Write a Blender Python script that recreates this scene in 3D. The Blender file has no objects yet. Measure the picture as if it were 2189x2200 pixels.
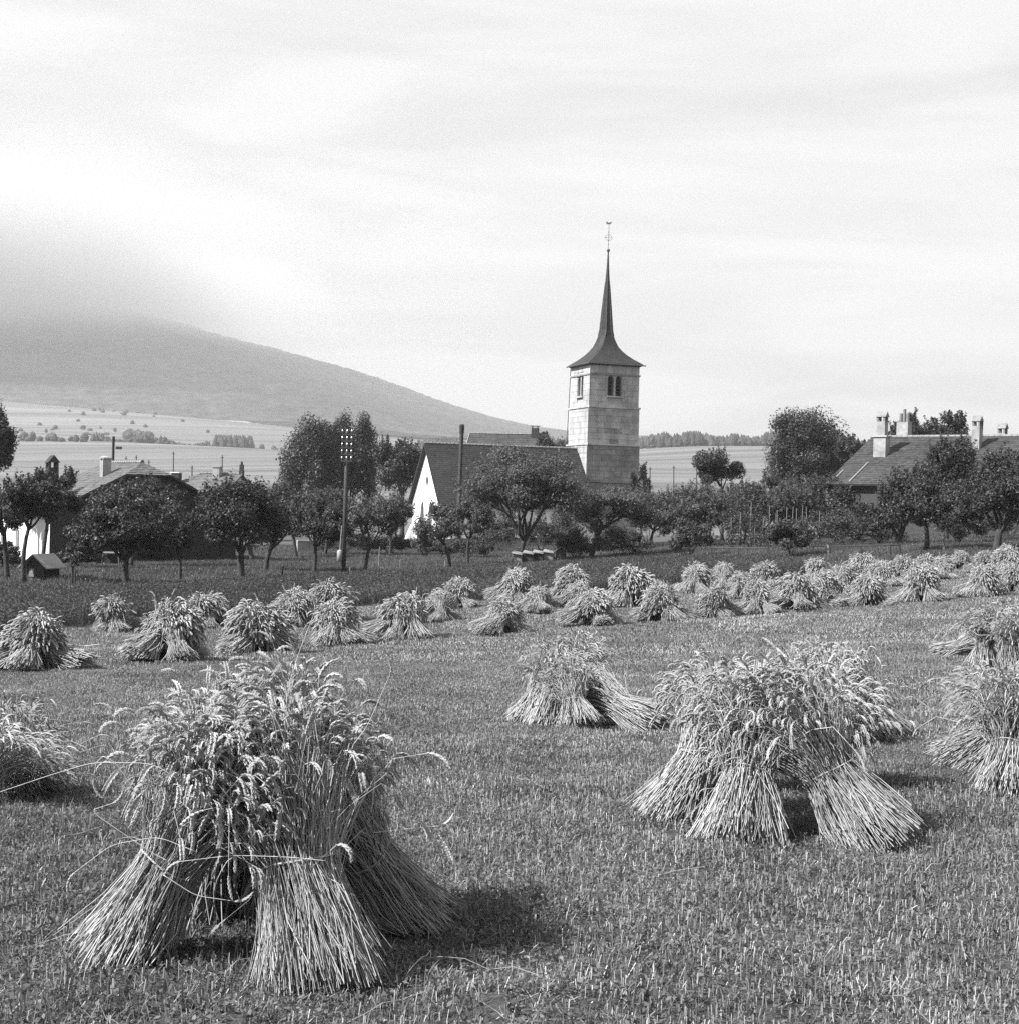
import bpy, bmesh, math, random
import numpy as np
from mathutils import Vector, Matrix

R = math.radians
rng = np.random.default_rng(11)
random.seed(11)
scene = bpy.context.scene
COL = scene.collection

# ------------------------------------------------------------------ camera
EYE = 1.66
FOC = 3127.0                      # focal length in photograph pixels (2189 wide)
ROLL = R(1.5)
PITCH = -30 / FOC
_f = np.array([0, math.cos(PITCH), math.sin(PITCH)])
_r0 = np.array([1.0, 0, 0])
_u0 = np.cross(_r0, _f)
_r = _r0 * math.cos(ROLL) + _u0 * math.sin(ROLL)
_u = -_r0 * math.sin(ROLL) + _u0 * math.cos(ROLL)
cam_data = bpy.data.cameras.new('camera')
cam = bpy.data.objects.new('camera', cam_data)
COL.objects.link(cam)
cam_data.sensor_fit = 'HORIZONTAL'
cam_data.sensor_width = 36
cam_data.lens = 36 * FOC / 2189
cam_data.clip_start = 0.05
cam_data.clip_end = 60000
cam.matrix_world = Matrix(((_r[0], _u[0], -_f[0], 0), (_r[1], _u[1], -_f[1], 0), (_r[2], _u[2], -_f[2], EYE), (0, 0, 0, 1)))
scene.camera = cam

# ------------------------------------------------------------------ light
SUN_EL = 45.0
SUN_AZ = 22.0                     # degrees the sun stands on the camera's side of due left
sdir = np.array([-math.cos(R(SUN_AZ)) * math.cos(R(SUN_EL)), -math.sin(R(SUN_AZ)) * math.cos(R(SUN_EL)), math.sin(R(SUN_EL))])
world = bpy.data.worlds.new('World')
scene.world = world
world.use_nodes = True
nt = world.node_tree
nt.nodes.clear()
wo = nt.nodes.new('ShaderNodeOutputWorld')
bg = nt.nodes.new('ShaderNodeBackground')
sky = nt.nodes.new('ShaderNodeTexSky')
sky.sky_type = 'NISHITA'
sky.sun_disc = False
sky.sun_elevation = R(SUN_EL)
sky.sun_rotation = math.atan2(sdir[0], sdir[1])
sky.dust_density = 2.0
bw = nt.nodes.new('ShaderNodeRGBToBW')
nt.links.new(sky.outputs[0], bw.inputs[0])
tc = nt.nodes.new('ShaderNodeTexCoord')
mp = nt.nodes.new('ShaderNodeMapping')
mp.inputs['Scale'].default_value = (1.0, 1.0, 7.0)
mp.inputs['Rotation'].default_value = (0.0, R(7), 0)
nz = nt.nodes.new('ShaderNodeTexNoise')
nz.inputs['Scale'].default_value = 2.9
nz.inputs['Detail'].default_value = 6
nz.inputs['Roughness'].default_value = 0.5
nz.inputs['Distortion'].default_value = 0.5
mr = nt.nodes.new('ShaderNodeMapRange')
mr.interpolation_type = 'SMOOTHSTEP'
mr.inputs['From Min'].default_value = 0.36
mr.inputs['From Max'].default_value = 0.60
mr.inputs['To Min'].default_value = 4.3
mr.inputs['To Max'].default_value = 5.4
mx = nt.nodes.new('ShaderNodeMix')          # thin bright cloud veil over the clear sky
mx.data_type = 'FLOAT'
mx.inputs[0].default_value = 0.93
nt.links.new(tc.outputs['Generated'], mp.inputs[0])
nt.links.new(mp.outputs[0], nz.inputs['Vector'])
nt.links.new(nz.outputs['Fac'], mr.inputs['Value'])
nt.links.new(bw.outputs[0], mx.inputs[2])
nt.links.new(mr.outputs[0], mx.inputs[3])
nt.links.new(mx.outputs[0], bg.inputs[0])
bg.inputs[1].default_value = 0.067
nt.links.new(bg.outputs[0], wo.inputs[0])
sun_data = bpy.data.lights.new('sun', 'SUN')
sun_data.energy = 5.0
sun_data.angle = R(0.55)
sun_data.color = (1.0, 1.0, 1.0)
sun = bpy.data.objects.new('sun', sun_data)
COL.objects.link(sun)
sun.rotation_euler = Vector(sdir).to_track_quat('Z', 'Y').to_euler()
sun.location = (-30, -10, 40)
vs = scene.view_settings
vs.view_transform = 'Standard'
vs.look = 'None'
vs.gamma = 1
vs.exposure = 1.3
vs.use_curve_mapping = False
scene.cycles.max_bounces = 6
scene.cycles.diffuse_bounces = 3
scene.cycles.glossy_bounces = 2
scene.cycles.transmission_bounces = 3
scene.cycles.volume_bounces = 0
scene.cycles.caustics_reflective = False
scene.cycles.caustics_refractive = False
scene.cycles.use_denoising = False

# ------------------------------------------------------------------ ground shape
def P(px, py, d):
    """the point at forward distance d seen at photograph pixel (px, py)"""
    v = _f + _r * (px - 1094.5) / FOC - _u * (py - 1100) / FOC
    q = v * d / v[1]
    q[2] += EYE
    return q

_C = [(630,2110,5.0),(1650,1800,8.0),(1280,1565,16.5),(90,1439,30),(360,1420,31.5),(560,1405,36),(1075,1361,43),(1355,1305,50),
      (1985,1293,50),(2150,1238,63),(2140,1440,23),(2100,1690,10),(738,1240,79),(1150,1215,95),(880,1168,160),(90,1240,75),
      (2080,1185,78),(1650,1185,95),(1290,1172,165),(100,1205,108),(1820,1150,130),(20,1720,9.),(1760,1225,72),(300,1337,50),(1300,1272,62)]
_pts = np.array([P(*c) for c in _C] + [(0, 0, 0), (-4, 1, -.02), (4, 1, .02), (0, 2.5, 0)])
def _warp(x, y):
    y = np.maximum(y, 0.0)
    return np.stack([2.2 * x / (y + 10), 1.3 * np.log(y + 6)], -1)
_W = _warp(_pts[:, 0], _pts[:, 1])
def _phi(r):
    return np.where(r > 1e-9, r * r * np.log(r + 1e-12), 0)
_n = len(_pts)
_M = np.zeros((_n + 3, _n + 3))
_M[:_n, :_n] = _phi(np.linalg.norm(_W[:, None] - _W[None], axis=-1)) + np.diag([0.05] * len(_C) + [0.01] * 4)
_M[:_n, _n] = 1; _M[:_n, _n+1:] = _W; _M[_n, :_n] = 1; _M[_n+1:, :_n] = _W.T
_S = np.linalg.solve(_M, np.r_[_pts[:, 2], 0, 0, 0])
def ground(x, y):
    x = np.asarray(x, float); y = np.asarray(y, float)
    w = _warp(x, y)
    z = _phi(np.linalg.norm(w[..., None, :] - _W, axis=-1)) @ _S[:_n] + _S[_n] + w @ _S[_n+1:]
    a = np.clip(1.2 - y / 60, 0.15, 1)
    return z + a * (0.018 * np.sin(2.1*x + 0.9*y) + 0.016 * np.sin(1.3*y - 1.9*x + 1) + 0.012 * np.sin(4.3*x + 2.2*y + 2) * np.sin(1.7*y))
_ydir = lambda px, py: P(px, py, 1.0) - np.array([0, 0, EYE])
def hit(px, py):
    """where the line of sight of a pixel meets the ground"""
    v = _ydir(px, py)
    d = np.concatenate([np.arange(2, 30, .05), np.arange(30, 230, .25)])
    dz = EYE + v[2] * d - ground(v[0] * d, d)
    i = np.argmax(dz < 0) if (dz < 0).any() else len(d) - 1
    D = d[i]
    return np.array([v[0] * D, D, float(ground(v[0] * D, D))])
def on_ground(px, d):
    q = P(px, 1100, d)
    return np.array([q[0], d, float(ground(q[0], d))])

# ------------------------------------------------------------------ mesh helpers
def mesh_from(name, V, faces, mats=None, smooth=False, tone=None, mat_idx=None):
    V = np.asarray(V, np.float32)
    if isinstance(faces, np.ndarray):
        faces = [faces]
    faces = [np.asarray(f, np.int32) for f in faces if len(f)]
    me = bpy.data.meshes.new(name)
    me.vertices.add(len(V))
    me.vertices.foreach_set('co', V.ravel())
    loops = np.concatenate([f.ravel() for f in faces])
    sizes = np.concatenate([np.full(len(f), f.shape[1], np.int32) for f in faces])
    starts = np.concatenate([[0], np.cumsum(sizes)[:-1]]).astype(np.int32)
    me.loops.add(len(loops))
    me.loops.foreach_set('vertex_index', loops)
    me.polygons.add(len(sizes))
    me.polygons.foreach_set('loop_start', starts)
    me.polygons.foreach_set('loop_total', sizes)
    me.polygons.foreach_set('use_smooth', np.full(len(sizes), bool(smooth)))
    if mat_idx is not None:
        me.polygons.foreach_set('material_index', np.asarray(mat_idx, np.int32))
    if tone is not None:
        at = me.attributes.new('tone', 'FLOAT', 'POINT')
        at.data.foreach_set('value', np.asarray(tone, np.float32))
    for m in (mats if isinstance(mats, (list, tuple)) else [mats]):
        if m:
            me.materials.append(m)
    me.update(calc_edges=True)
    return me

def link(name, data, parent=None, **props):
    o = bpy.data.objects.new(name, data)
    COL.objects.link(o)
    if parent is not None:
        o.parent = parent
    for k, v in props.items():
        o[k] = v
    return o

def empty(name, loc, label=None, category=None, group=None, rz=0.0):
    o = bpy.data.objects.new(name, None)
    o.empty_display_size = 0.3
    COL.objects.link(o)
    o.location = [float(c) for c in loc]
    o.rotation_euler = (0, 0, rz)
    tag(o, label, category, group)
    return o

def tag(o, label=None, category=None, group=None):
    if label: o['label'] = label
    if category: o['category'] = category
    if group: o['group'] = group
    return o

class MB:
    """collects boxes, quads, tubes into one mesh"""
    def __init__(s):
        s.V = []; s.F3 = []; s.F4 = []; s.n = 0
    def add(s, V, F):
        V = np.asarray(V, float).reshape(-1, 3)
        F = np.asarray(F, int) + s.n
        (s.F3 if F.shape[1] == 3 else s.F4).append(F)
        s.V.append(V); s.n += len(V)
        return s
    def quad(s, a, b, c, d): return s.add([a, b, c, d], [[0, 1, 2, 3]])
    def tri(s, a, b, c): return s.add([a, b, c], [[0, 1, 2]])
    def hexa(s, b4, t4):
        return s.add(np.concatenate([np.asarray(b4, float), np.asarray(t4, float)]),
                     [[3,2,1,0],[4,5,6,7],[0,1,5,4],[1,2,6,5],[2,3,7,6],[3,0,4,7]])
    def box(s, c, sz, U=(1,0,0), W=(0,1,0), Z=(0,0,1)):
        c = np.asarray(c, float); U = np.asarray(U, float)*sz[0]/2; W = np.asarray(W, float)*sz[1]/2; Z = np.asarray(Z, float)*sz[2]/2
        b = [c-U-W-Z, c+U-W-Z, c+U+W-Z, c-U+W-Z]
        return s.hexa(b, [q + 2*Z for q in b])
    def tube(s, pts, rad, sides=6, cap=True):
        pts = np.asarray(pts, float)[None]
        rad = np.broadcast_to(np.asarray(rad, float), pts.shape[1:2])[None]
        V, F = tubes(pts, rad, sides)
        s.add(V, F)
        if cap:
            k = pts.shape[1]
            n0 = s.n - len(V)
            for ring, rev in ((0, True), (k-1, False)):
                ids = [n0 + ring*sides + j for j in range(sides)]
                if rev: ids = ids[::-1]
                s.F4.append(np.array([ids[:4]])) if sides == 4 else [s.F3.append(np.array([[ids[0], ids[j], ids[j+1]]])) for j in range(1, sides-1)]
        return s
    def build(s, name, mat, parent=None, smooth=False, **props):
        fs = []
        if s.F4: fs.append(np.concatenate(s.F4))
        if s.F3: fs.append(np.concatenate(s.F3))
        return link(name, mesh_from(name, np.concatenate(s.V), fs, mat, smooth), parent, **props)

def tubes(pts, rad, sides=3):
    """N polylines (N,K,3) with radii (N,K) -> verts, quads"""
    N, K, _ = pts.shape
    tan = np.gradient(pts, axis=1)
    tan /= np.linalg.norm(tan, axis=-1, keepdims=True) + 1e-9
    ref = np.where(np.abs(tan[:, :1, 2:3]) < 0.9, np.array([[[0, 0, 1.0]]]), np.array([[[1.0, 0, 0]]]))
    n1 = np.cross(tan, np.broadcast_to(ref, tan.shape))
    n1 /= np.linalg.norm(n1, axis=-1, keepdims=True) + 1e-9
    n2 = np.cross(tan, n1)
    th = np.arange(sides) * 2 * math.pi / sides
    V = pts[:, :, None] + rad[:, :, None, None] * (n1[:, :, None] * np.cos(th)[:, None] + n2[:, :, None] * np.sin(th)[:, None])
    i = np.arange(N)[:, None, None] * K * sides
    k = np.arange(K - 1)[None, :, None] * sides
    j = np.arange(sides)[None, None]
    j2 = (j + 1) % sides
    F = np.stack([i + k + j, i + k + j2, i + k + sides + j2, i + k + sides + j], -1).reshape(-1, 4)
    return V.reshape(-1, 3), F

def quads_at(C, A, B):
    """diamond leaves: centre C, half axes A, B"""
    V = np.stack([C - A, C + B * 0.55 - A * .1, C + A, C - B * 0.55 - A * .1], 1)
    n = len(C)
    return V.reshape(-1, 3), np.arange(n * 4).reshape(n, 4)

def tris_at(C, A, B):
    """small pointed leaves for the crowns"""
    V = np.stack([C - A + B * .62, C + A * 1.1, C - A - B * .62], 1)
    n = len(C)
    return V.reshape(-1, 3), np.arange(n * 3).reshape(n, 3)

def unit(v):
    return v / (np.linalg.norm(v, axis=-1, keepdims=True) + 1e-9)

# ------------------------------------------------------------------ materials (a black and white place: neutral tones)
def material(name, base, rough=0.85, noise=None, bump=None, tone=False, rnd=0.0, spec=0.25, translucent=0.0, big=None, streak=None):
    m = bpy.data.materials.new(name)
    m.use_nodes = True
    t = m.node_tree
    b = t.nodes['Principled BSDF']
    b.inputs['Roughness'].default_value = rough
    b.inputs['Specular IOR Level'].default_value = spec
    v = t.nodes.new('ShaderNodeValue'); v.outputs[0].default_value = base
    cur = v.outputs[0]
    def mul(a, bb):
        x = t.nodes.new('ShaderNodeMath'); x.operation = 'MULTIPLY'
        t.links.new(a, x.inputs[0]); t.links.new(bb, x.inputs[1])
        return x.outputs[0]
    def noisefac(scale, lo, hi, detail=4, vec=None, obj=True):
        n = t.nodes.new('ShaderNodeTexNoise')
        n.inputs['Scale'].default_value = 1.0
        n.inputs['Detail'].default_value = detail
        mpn = t.nodes.new('ShaderNodeMapping')
        mpn.inputs['Scale'].default_value = scale if isinstance(scale, (tuple, list)) else (scale,) * 3
        if obj:
            g = t.nodes.new('ShaderNodeTexCoord'); t.links.new(g.outputs['Object'], mpn.inputs[0])
        else:
            g = t.nodes.new('ShaderNodeNewGeometry'); t.links.new(g.outputs['Position'], mpn.inputs[0])
        t.links.new(mpn.outputs[0], n.inputs['Vector'])
        r = t.nodes.new('ShaderNodeMapRange')
        r.inputs['From Min'].default_value = 0.3; r.inputs['From Max'].default_value = 0.7
        r.inputs['To Min'].default_value = lo; r.inputs['To Max'].default_value = hi
        t.links.new(n.outputs['Fac'], r.inputs['Value'])
        return r.outputs[0], n
    if noise:
        for sc, lo, hi in noise:
            cur = mul(cur, noisefac(sc, lo, hi)[0])
    if big:
        for sc, lo, hi in big:
            cur = mul(cur, noisefac(sc, lo, hi, obj=False)[0])
    if tone:
        a = t.nodes.new('ShaderNodeAttribute'); a.attribute_name = 'tone'
        cur = mul(cur, a.outputs['Fac'])
    if rnd:
        oi = t.nodes.new('ShaderNodeObjectInfo')
        r = t.nodes.new('ShaderNodeMapRange')
        r.inputs['To Min'].default_value = 1 - rnd; r.inputs['To Max'].default_value = 1 + rnd
        t.links.new(oi.outputs['Random'], r.inputs['Value'])
        cur = mul(cur, r.outputs[0])
    t.links.new(cur, b.inputs['Base Color'])
    if bump:
        sc, strength, dist = bump
        _, n = noisefac(sc, 0, 1, 6)
        bn = t.nodes.new('ShaderNodeBump')
        bn.inputs['Strength'].default_value = strength
        bn.inputs['Distance'].default_value = dist
        t.links.new(n.outputs['Fac'], bn.inputs['Height'])
        t.links.new(bn.outputs[0], b.inputs['Normal'])
    if translucent:
        tr = t.nodes.new('ShaderNodeBsdfTranslucent')
        t.links.new(cur, tr.inputs[0])
        ms = t.nodes.new('ShaderNodeMixShader'); ms.inputs[0].default_value = translucent
        out = t.nodes['Material Output']
        t.links.new(b.outputs[0], ms.inputs[1]); t.links.new(tr.outputs[0], ms.inputs[2])
        t.links.new(ms.outputs[0], out.inputs[0])
    return m

MAT = dict(
    soil=material('soil', 0.05, noise=[(1.5, .7, 1.3), (14, .6, 1.4)], bump=(25, 0.7, 0.04)),
    meadow=material('meadow', 0.06, noise=[(.25, .8, 1.2), (4, .75, 1.25)]),
    cropsoil=material('cropsoil', 0.035),
    farfield=material('farfield', 0.125, noise=[((.0009, .014, 0), .60, 1.35), ((.004, .05, 0), .75, 1.2), ((.02, .16, 0), .88, 1.12)]),
    forest=material('forest', 0.045, noise=[(.03, .6, 1.4)], tone=True),
    mountain=material('mountain', 0.05, noise=[(.004, .8, 1.2), (.03, .55, 1.45)]),
    straw=material('straw', 0.32, rough=.55, tone=True, spec=.35, big=[(5, .85, 1.15)]),
    ear=material('ear', 0.25, rough=.7, tone=True, spec=.25, big=[(7, .85, 1.15)]),
    earobj=material('earobj', 0.27, rough=.7, rnd=.22, spec=.25),
    leafblade=material('leafblade', 0.30, rough=.7, tone=True, translucent=.2),
    band=material('band', 0.28, rough=.7, noise=[(60, .7, 1.3)]),
    stubble=material('stubble', 0.275, rough=.7, tone=True, rnd=.15, big=[(.35, .7, 1.25), (1.6, .75, 1.25)]),
    weed=material('weed', 0.112, rough=.6, tone=True, rnd=.2, translucent=.25, big=[(.45, .7, 1.3)]),
    crop=material('crop', 0.058, rough=.6, tone=True, rnd=.15, translucent=.25, big=[(.12, .8, 1.2)]),
    grass=material('grass', 0.08, rough=.6, tone=True, rnd=.15, translucent=.25, big=[(.15, .75, 1.25)]),
    leaf=material('leaf', 0.058, rough=.55, tone=True, translucent=.25, spec=.3),
    leafdark=material('leafdark', 0.038, rough=.5, tone=True, translucent=.2, spec=.3),
    leafpale=material('leafpale', 0.078, rough=.6, tone=True, translucent=.25, spec=.3),
    bark=material('bark', 0.038, noise=[((14, 14, 3), .6, 1.4)], bump=((20, 20, 5), .6, .03)),
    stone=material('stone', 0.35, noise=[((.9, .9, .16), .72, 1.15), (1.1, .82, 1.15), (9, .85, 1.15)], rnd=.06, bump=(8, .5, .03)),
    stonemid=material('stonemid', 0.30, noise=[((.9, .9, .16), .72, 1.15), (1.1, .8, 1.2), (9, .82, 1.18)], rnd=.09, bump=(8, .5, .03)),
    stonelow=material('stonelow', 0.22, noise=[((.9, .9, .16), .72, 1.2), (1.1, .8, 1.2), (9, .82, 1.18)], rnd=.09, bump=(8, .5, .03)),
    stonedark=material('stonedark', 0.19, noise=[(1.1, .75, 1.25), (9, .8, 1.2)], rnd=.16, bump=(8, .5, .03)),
    mortar=material('mortar', 0.32, noise=[(.6, .85, 1.1), (6, .9, 1.1)], bump=(10, .4, .02)),
    plaster=material('plaster', 0.76, noise=[((.8, .8, .14), .84, 1.04), (.5, .93, 1.04), (3, .96, 1.03)], bump=(12, .25, .01)),
    plasterold=material('plasterold', 0.27, noise=[(1.2, .7, 1.2), (5, .85, 1.1)], bump=(12, .3, .01)),
    tiledark=material('tiledark', 0.022, noise=[(.35, .8, 1.2), (4.5, .75, 1.25)], rough=.75, tone=True),
    tile=material('tile', 0.043, noise=[(.4, .75, 1.2), (3.2, .75, 1.25)], rough=.8, tone=True),
    tileplain=material('tileplain', 0.17, noise=[(3, .75, 1.25)], rough=.8),
    tilelight=material('tilelight', 0.10, noise=[(.4, .85, 1.15), (3, .8, 1.2)], rough=.8, tone=True),
    spire=material('spire', 0.022, noise=[(.7, .75, 1.25), (7, .7, 1.3)], rough=.7),
    wood=material('wood', 0.045, noise=[((3, 3, 14), .7, 1.3)], rough=.8),
    woodpale=material('woodpale', 0.17, noise=[((3, 3, 14), .75, 1.2)], rough=.8),
    wooddark=material('wooddark', 0.03, noise=[((3, 3, 14), .7, 1.3)], rough=.8),
    glass=material('glass', 0.10, rough=.25, spec=.5),
    louvre=material('louvre', 0.012, rough=.9),
    metal=material('metal', 0.05, rough=.45, spec=.5),
    porcelain=material('porcelain', 0.11, rough=.25, spec=.5),
    tin=material('tin', 0.27, noise=[(2, .8, 1.1)], rough=.5),
)
# ------------------------------------------------------------------ ground sheets
_un = np.linspace(-1, 1, 181)
U_ = np.sign(_un) * (0.35 * np.abs(_un) + 1.15 * np.abs(_un) ** 3)
Y_ = np.concatenate([np.linspace(-14, 0, 8), 0.5 * (222 / .5) ** np.linspace(0, 1, 210)])
GX = U_[None] * (Y_[:, None] + 17)
GY = np.broadcast_to(Y_[:, None], GX.shape)
GZ = ground(GX, GY)
_front = np.array([hit(*q)[:2] for q in [(-250, 1366), (0, 1356), (307, 1338), (500, 1323), (770, 1303), (900, 1287), (1053, 1290), (1177, 1280), (1300, 1273), (1457, 1262), (1610, 1250), (1750, 1232)]])
_back = np.array([hit(*q)[:2] for q in [(-250, 1276), (0, 1275), (155, 1280), (300, 1277), (520, 1264), (700, 1254), (850, 1242), (1000, 1237), (1130, 1229), (1300, 1216), (1500, 1212), (1690, 1211)]])
def strip_front(x): return np.interp(x, _front[:, 0], _front[:, 1], right=1e3)
def strip_back(x): return np.interp(x, _back[:, 0], _back[:, 1], right=-1e3)
def in_strip(x, y): return (y > strip_front(x)) & (y < strip_back(x)) & (x < _front[-1, 0])
_edge_r = _front[-1]
def stubble_limit(x):          # the far edge of the cut field
    e = [_edge_r, hit(1830, 1222)[:2], hit(1950, 1205)[:2], hit(2080, 1196)[:2], hit(2189, 1192)[:2], hit(2400, 1185)[:2]]
    e = np.array(e)
    return np.where(x < _edge_r[0], strip_front(x), np.interp(x, e[:, 0], e[:, 1]))
def sheet(name, X, Y, Z, mat, idx=None, smooth=True, **props):
    h, w = X.shape
    V = np.stack([X, Y, Z], -1).reshape(-1, 3)
    a = (np.arange(h - 1)[:, None] * w + np.arange(w - 1)[None]).ravel()
    F = np.stack([a, a + 1, a + w + 1, a + w], -1)
    return link(name, mesh_from(name, V, F, mat, smooth, mat_idx=idx), None, **props)
_cx = (GX[:-1, :-1] + GX[1:, 1:]) / 2
_cy = (GY[:-1, :-1] + GY[1:, 1:]) / 2
_idx = np.where(_cy < stubble_limit(_cx), 0, np.where(in_strip(_cx, _cy), 1, 2)).ravel()
sheet('ground', GX, GY, GZ, [MAT['soil'], MAT['cropsoil'], MAT['meadow']], _idx, kind='structure')

# fields rising on the other side of the valley, then the mountain
_cols = np.array([-2600, -900, 0, 600, 900, 1500, 2200, 3200])
_rows = np.array([220, 400, 800, 1400, 2000, 2600])
_tab = np.array([[0, 1005, 975, 930, 885, 845], [0, 1020, 985, 940, 895, 855], [0, 1032, 990, 948, 905, 868], [0, 1040, 1000, 965, 935, 902], [0, 1045, 1008, 978, 960, 940],
                 [0, 1048, 1005, 966, 968, 972], [0, 1052, 1010, 975, 980, 985], [0, 1060, 1020, 985, 990, 995]], float)
_pxs = np.linspace(-2600, 3200, 150)
def far_z(px, d):
    y = np.array([np.interp(px, _cols, _tab[:, j]) for j in range(1, 6)])
    zs = [float(ground(P(px, 1100, 222)[0], 222))] + [P(px, y[j], _rows[j + 1])[2] for j in range(5)]
    t = np.interp(np.log(d), np.log(np.r_[221.9, _rows[1:]]), np.arange(6))
    i = min(int(t), 4); f_ = t - i
    z = zs[i] * (1 - f_) + zs[i + 1] * f_
    return z + 0.004 * (d - 222) * math.sin(d / 170 + px / 260) * min(1, (d - 222) / 300)
_ds = 221.0 * (2650 / 221.0) ** np.linspace(0, 1, 90)
FX = np.array([[P(px, 1100, d)[0] for px in _pxs] for d in _ds])
FZ = np.array([[far_z(px, d) for px in _pxs] for d in _ds])
FZ[0] -= 0.3
FY = np.broadcast_to(_ds[:, None], FX.shape)
sheet('far_fields', FX, FY, FZ, MAT['farfield'], kind='structure')

_rid = np.array([(-2600, 560), (-900, 600), (0, 640), (300, 672), (400, 694), (460, 712), (520, 726), (580, 741), (640, 759), (700, 777), (760, 797), (820, 819), (880, 844), (940, 867), (1000, 887), (1060, 904), (1140, 921), (1250, 935), (1500, 945), (1800, 955), (3200, 975)], float)
_mp = np.linspace(-2600, 3200, 720)
_t = np.linspace(0, 1, 90)
MX, MY, MZ = [], [], []
for t in _t:
    d = 2560 + 1900 * t
    yb = np.interp(_mp, _cols, _tab[:, 5]) + 6
    yr = np.interp(_mp, _rid[:, 0], _rid[:, 1])
    zb = np.array([P(a, b, 2560)[2] for a, b in zip(_mp, yb)])
    zr = np.array([P(a, b, 4460)[2] for a, b in zip(_mp, yr)])
    s = t ** 0.92
    MX.append([P(a, 1100, d)[0] for a in _mp]); MY.append(np.full(len(_mp), d)); MZ.append(zb * (1 - s) + zr * s)
for t in (1.03, 1.1, 1.25):     # the far side falls away
    d = 2560 + 1900 * t
    MX.append([P(a, 1100, d)[0] for a in _mp]); MY.append(np.full(len(_mp), d)); MZ.append(np.array(MZ[89]) - (t - 1) * 900 - 3)
MX = np.array(MX); MY = np.array(MY); MZ = np.array(MZ)
_j = rng.random(MX.shape)
MZ += (_j - .5) * 5 * np.clip(np.linspace(0, 40, MX.shape[0]), 0, 1)[:, None] + 10 * np.sin(MX / 210 + MY / 300)
sheet('mountain', MX, MY, MZ, MAT['mountain'], smooth=True, kind='structure')

def far_wood(name, spots, label, category):
    """a far wood: hundreds of small tapering trees that read as one mass"""
    V, F, T = [], [], []
    n = 0
    for (px, d, h, w, conifer) in spots:
        b = P(px, 1100, d); z = far_z(px, d) - .8
        b[2] = z
        k = 7
        prof = [(0, .75), (.25, 1.0), (.55, .66), (.8, .36), (1.0, .04)] if conifer else [(0, .5), (.25, .95), (.55, 1.0), (.82, .7), (1.0, .08)]
        th = np.arange(k) * 2 * math.pi / k + random.random()
        for hh, rr in prof:
            j = 1 + .28 * (rng.random(k) - .5)
            V.append(np.stack([b[0] + w * rr * j * np.cos(th), b[1] + w * rr * j * np.sin(th), np.full(k, z + h * hh) + rng.random(k) * h * .07], -1))
            T.append(np.full(k, .7 + .6 * random.random()))
        for i in range(len(prof) - 1):
            for j in range(k):
                F.append((n + i*k + j, n + i*k + (j+1) % k, n + (i+1)*k + (j+1) % k, n + (i+1)*k + j))
        n += k * len(prof)
    o = link(name, mesh_from(name, np.concatenate(V), np.array(F), MAT['forest'], tone=np.concatenate(T)), None, kind='stuff')
    return tag(o, label, category)
_sp = []
for i in range(1300):
    px = random.uniform(1180, 2500); d = 1330 + 150 * random.random() ** 1.5
    _sp.append((px, d, random.uniform(8, 12.5) + 1.8 * math.sin(px / 37) + 1.5 * math.sin(px / 13), random.uniform(2.4, 3.6), random.random() < .7))
far_wood('forest', _sp, 'dark band of forest along the edge of the far pale fields', 'forest')
_sp = []
for i in range(420):
    px = random.uniform(855, 1010); e = 1 - abs((px - 940) / 92) ** 2
    _sp.append((px, random.uniform(1360, 1480), (5 + 11 * max(e, .1)) * random.uniform(.8, 1.15), random.uniform(3, 4.2), random.random() < .6))
far_wood('wooded_knoll', _sp, 'rounded dark wood below the end of the mountain slope', 'forest')
_sp = []
for i in range(150):
    px = random.uniform(457, 538)
    _sp.append((px, random.uniform(1480, 1540), random.uniform(11, 14), random.uniform(3, 4), True))
far_wood('plantation', _sp, 'small block of dark conifers on the pale valley fields', 'forest')
_sp = []
for i in range(190):
    px = random.uniform(195, 450)
    _sp.append((px, 1230 + (px - 195) * .55 + random.uniform(-25, 25), random.uniform(2.5, 7) * (1 + .5*math.sin(px/23)), random.uniform(1.6, 3.2), random.random() < .2))
for i in range(40):
    px = random.uniform(265, 320)
    _sp.append((px, random.uniform(1660, 1720), random.uniform(7, 11), random.uniform(3.5, 5), False))
for px in (48, 58, 66, 82, 100, 108, 112, 120, 128, 150, 160, 176, 178, 590, 560, 440, 585):
    _sp.append((px, 1180 + random.uniform(-10, 10) + (300 if px > 430 else 0), random.uniform(4, 8.5), random.uniform(2.5, 4), False))
for i in range(34):
    px = random.gauss(170, 120)
    _sp.append((px, random.uniform(1750, 2400), random.uniform(3, 7), random.uniform(2, 4), False))
far_wood('hedgerow', _sp, 'grey hedges and bushes scattered over the valley fields below the mountain', 'hedge')

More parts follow.
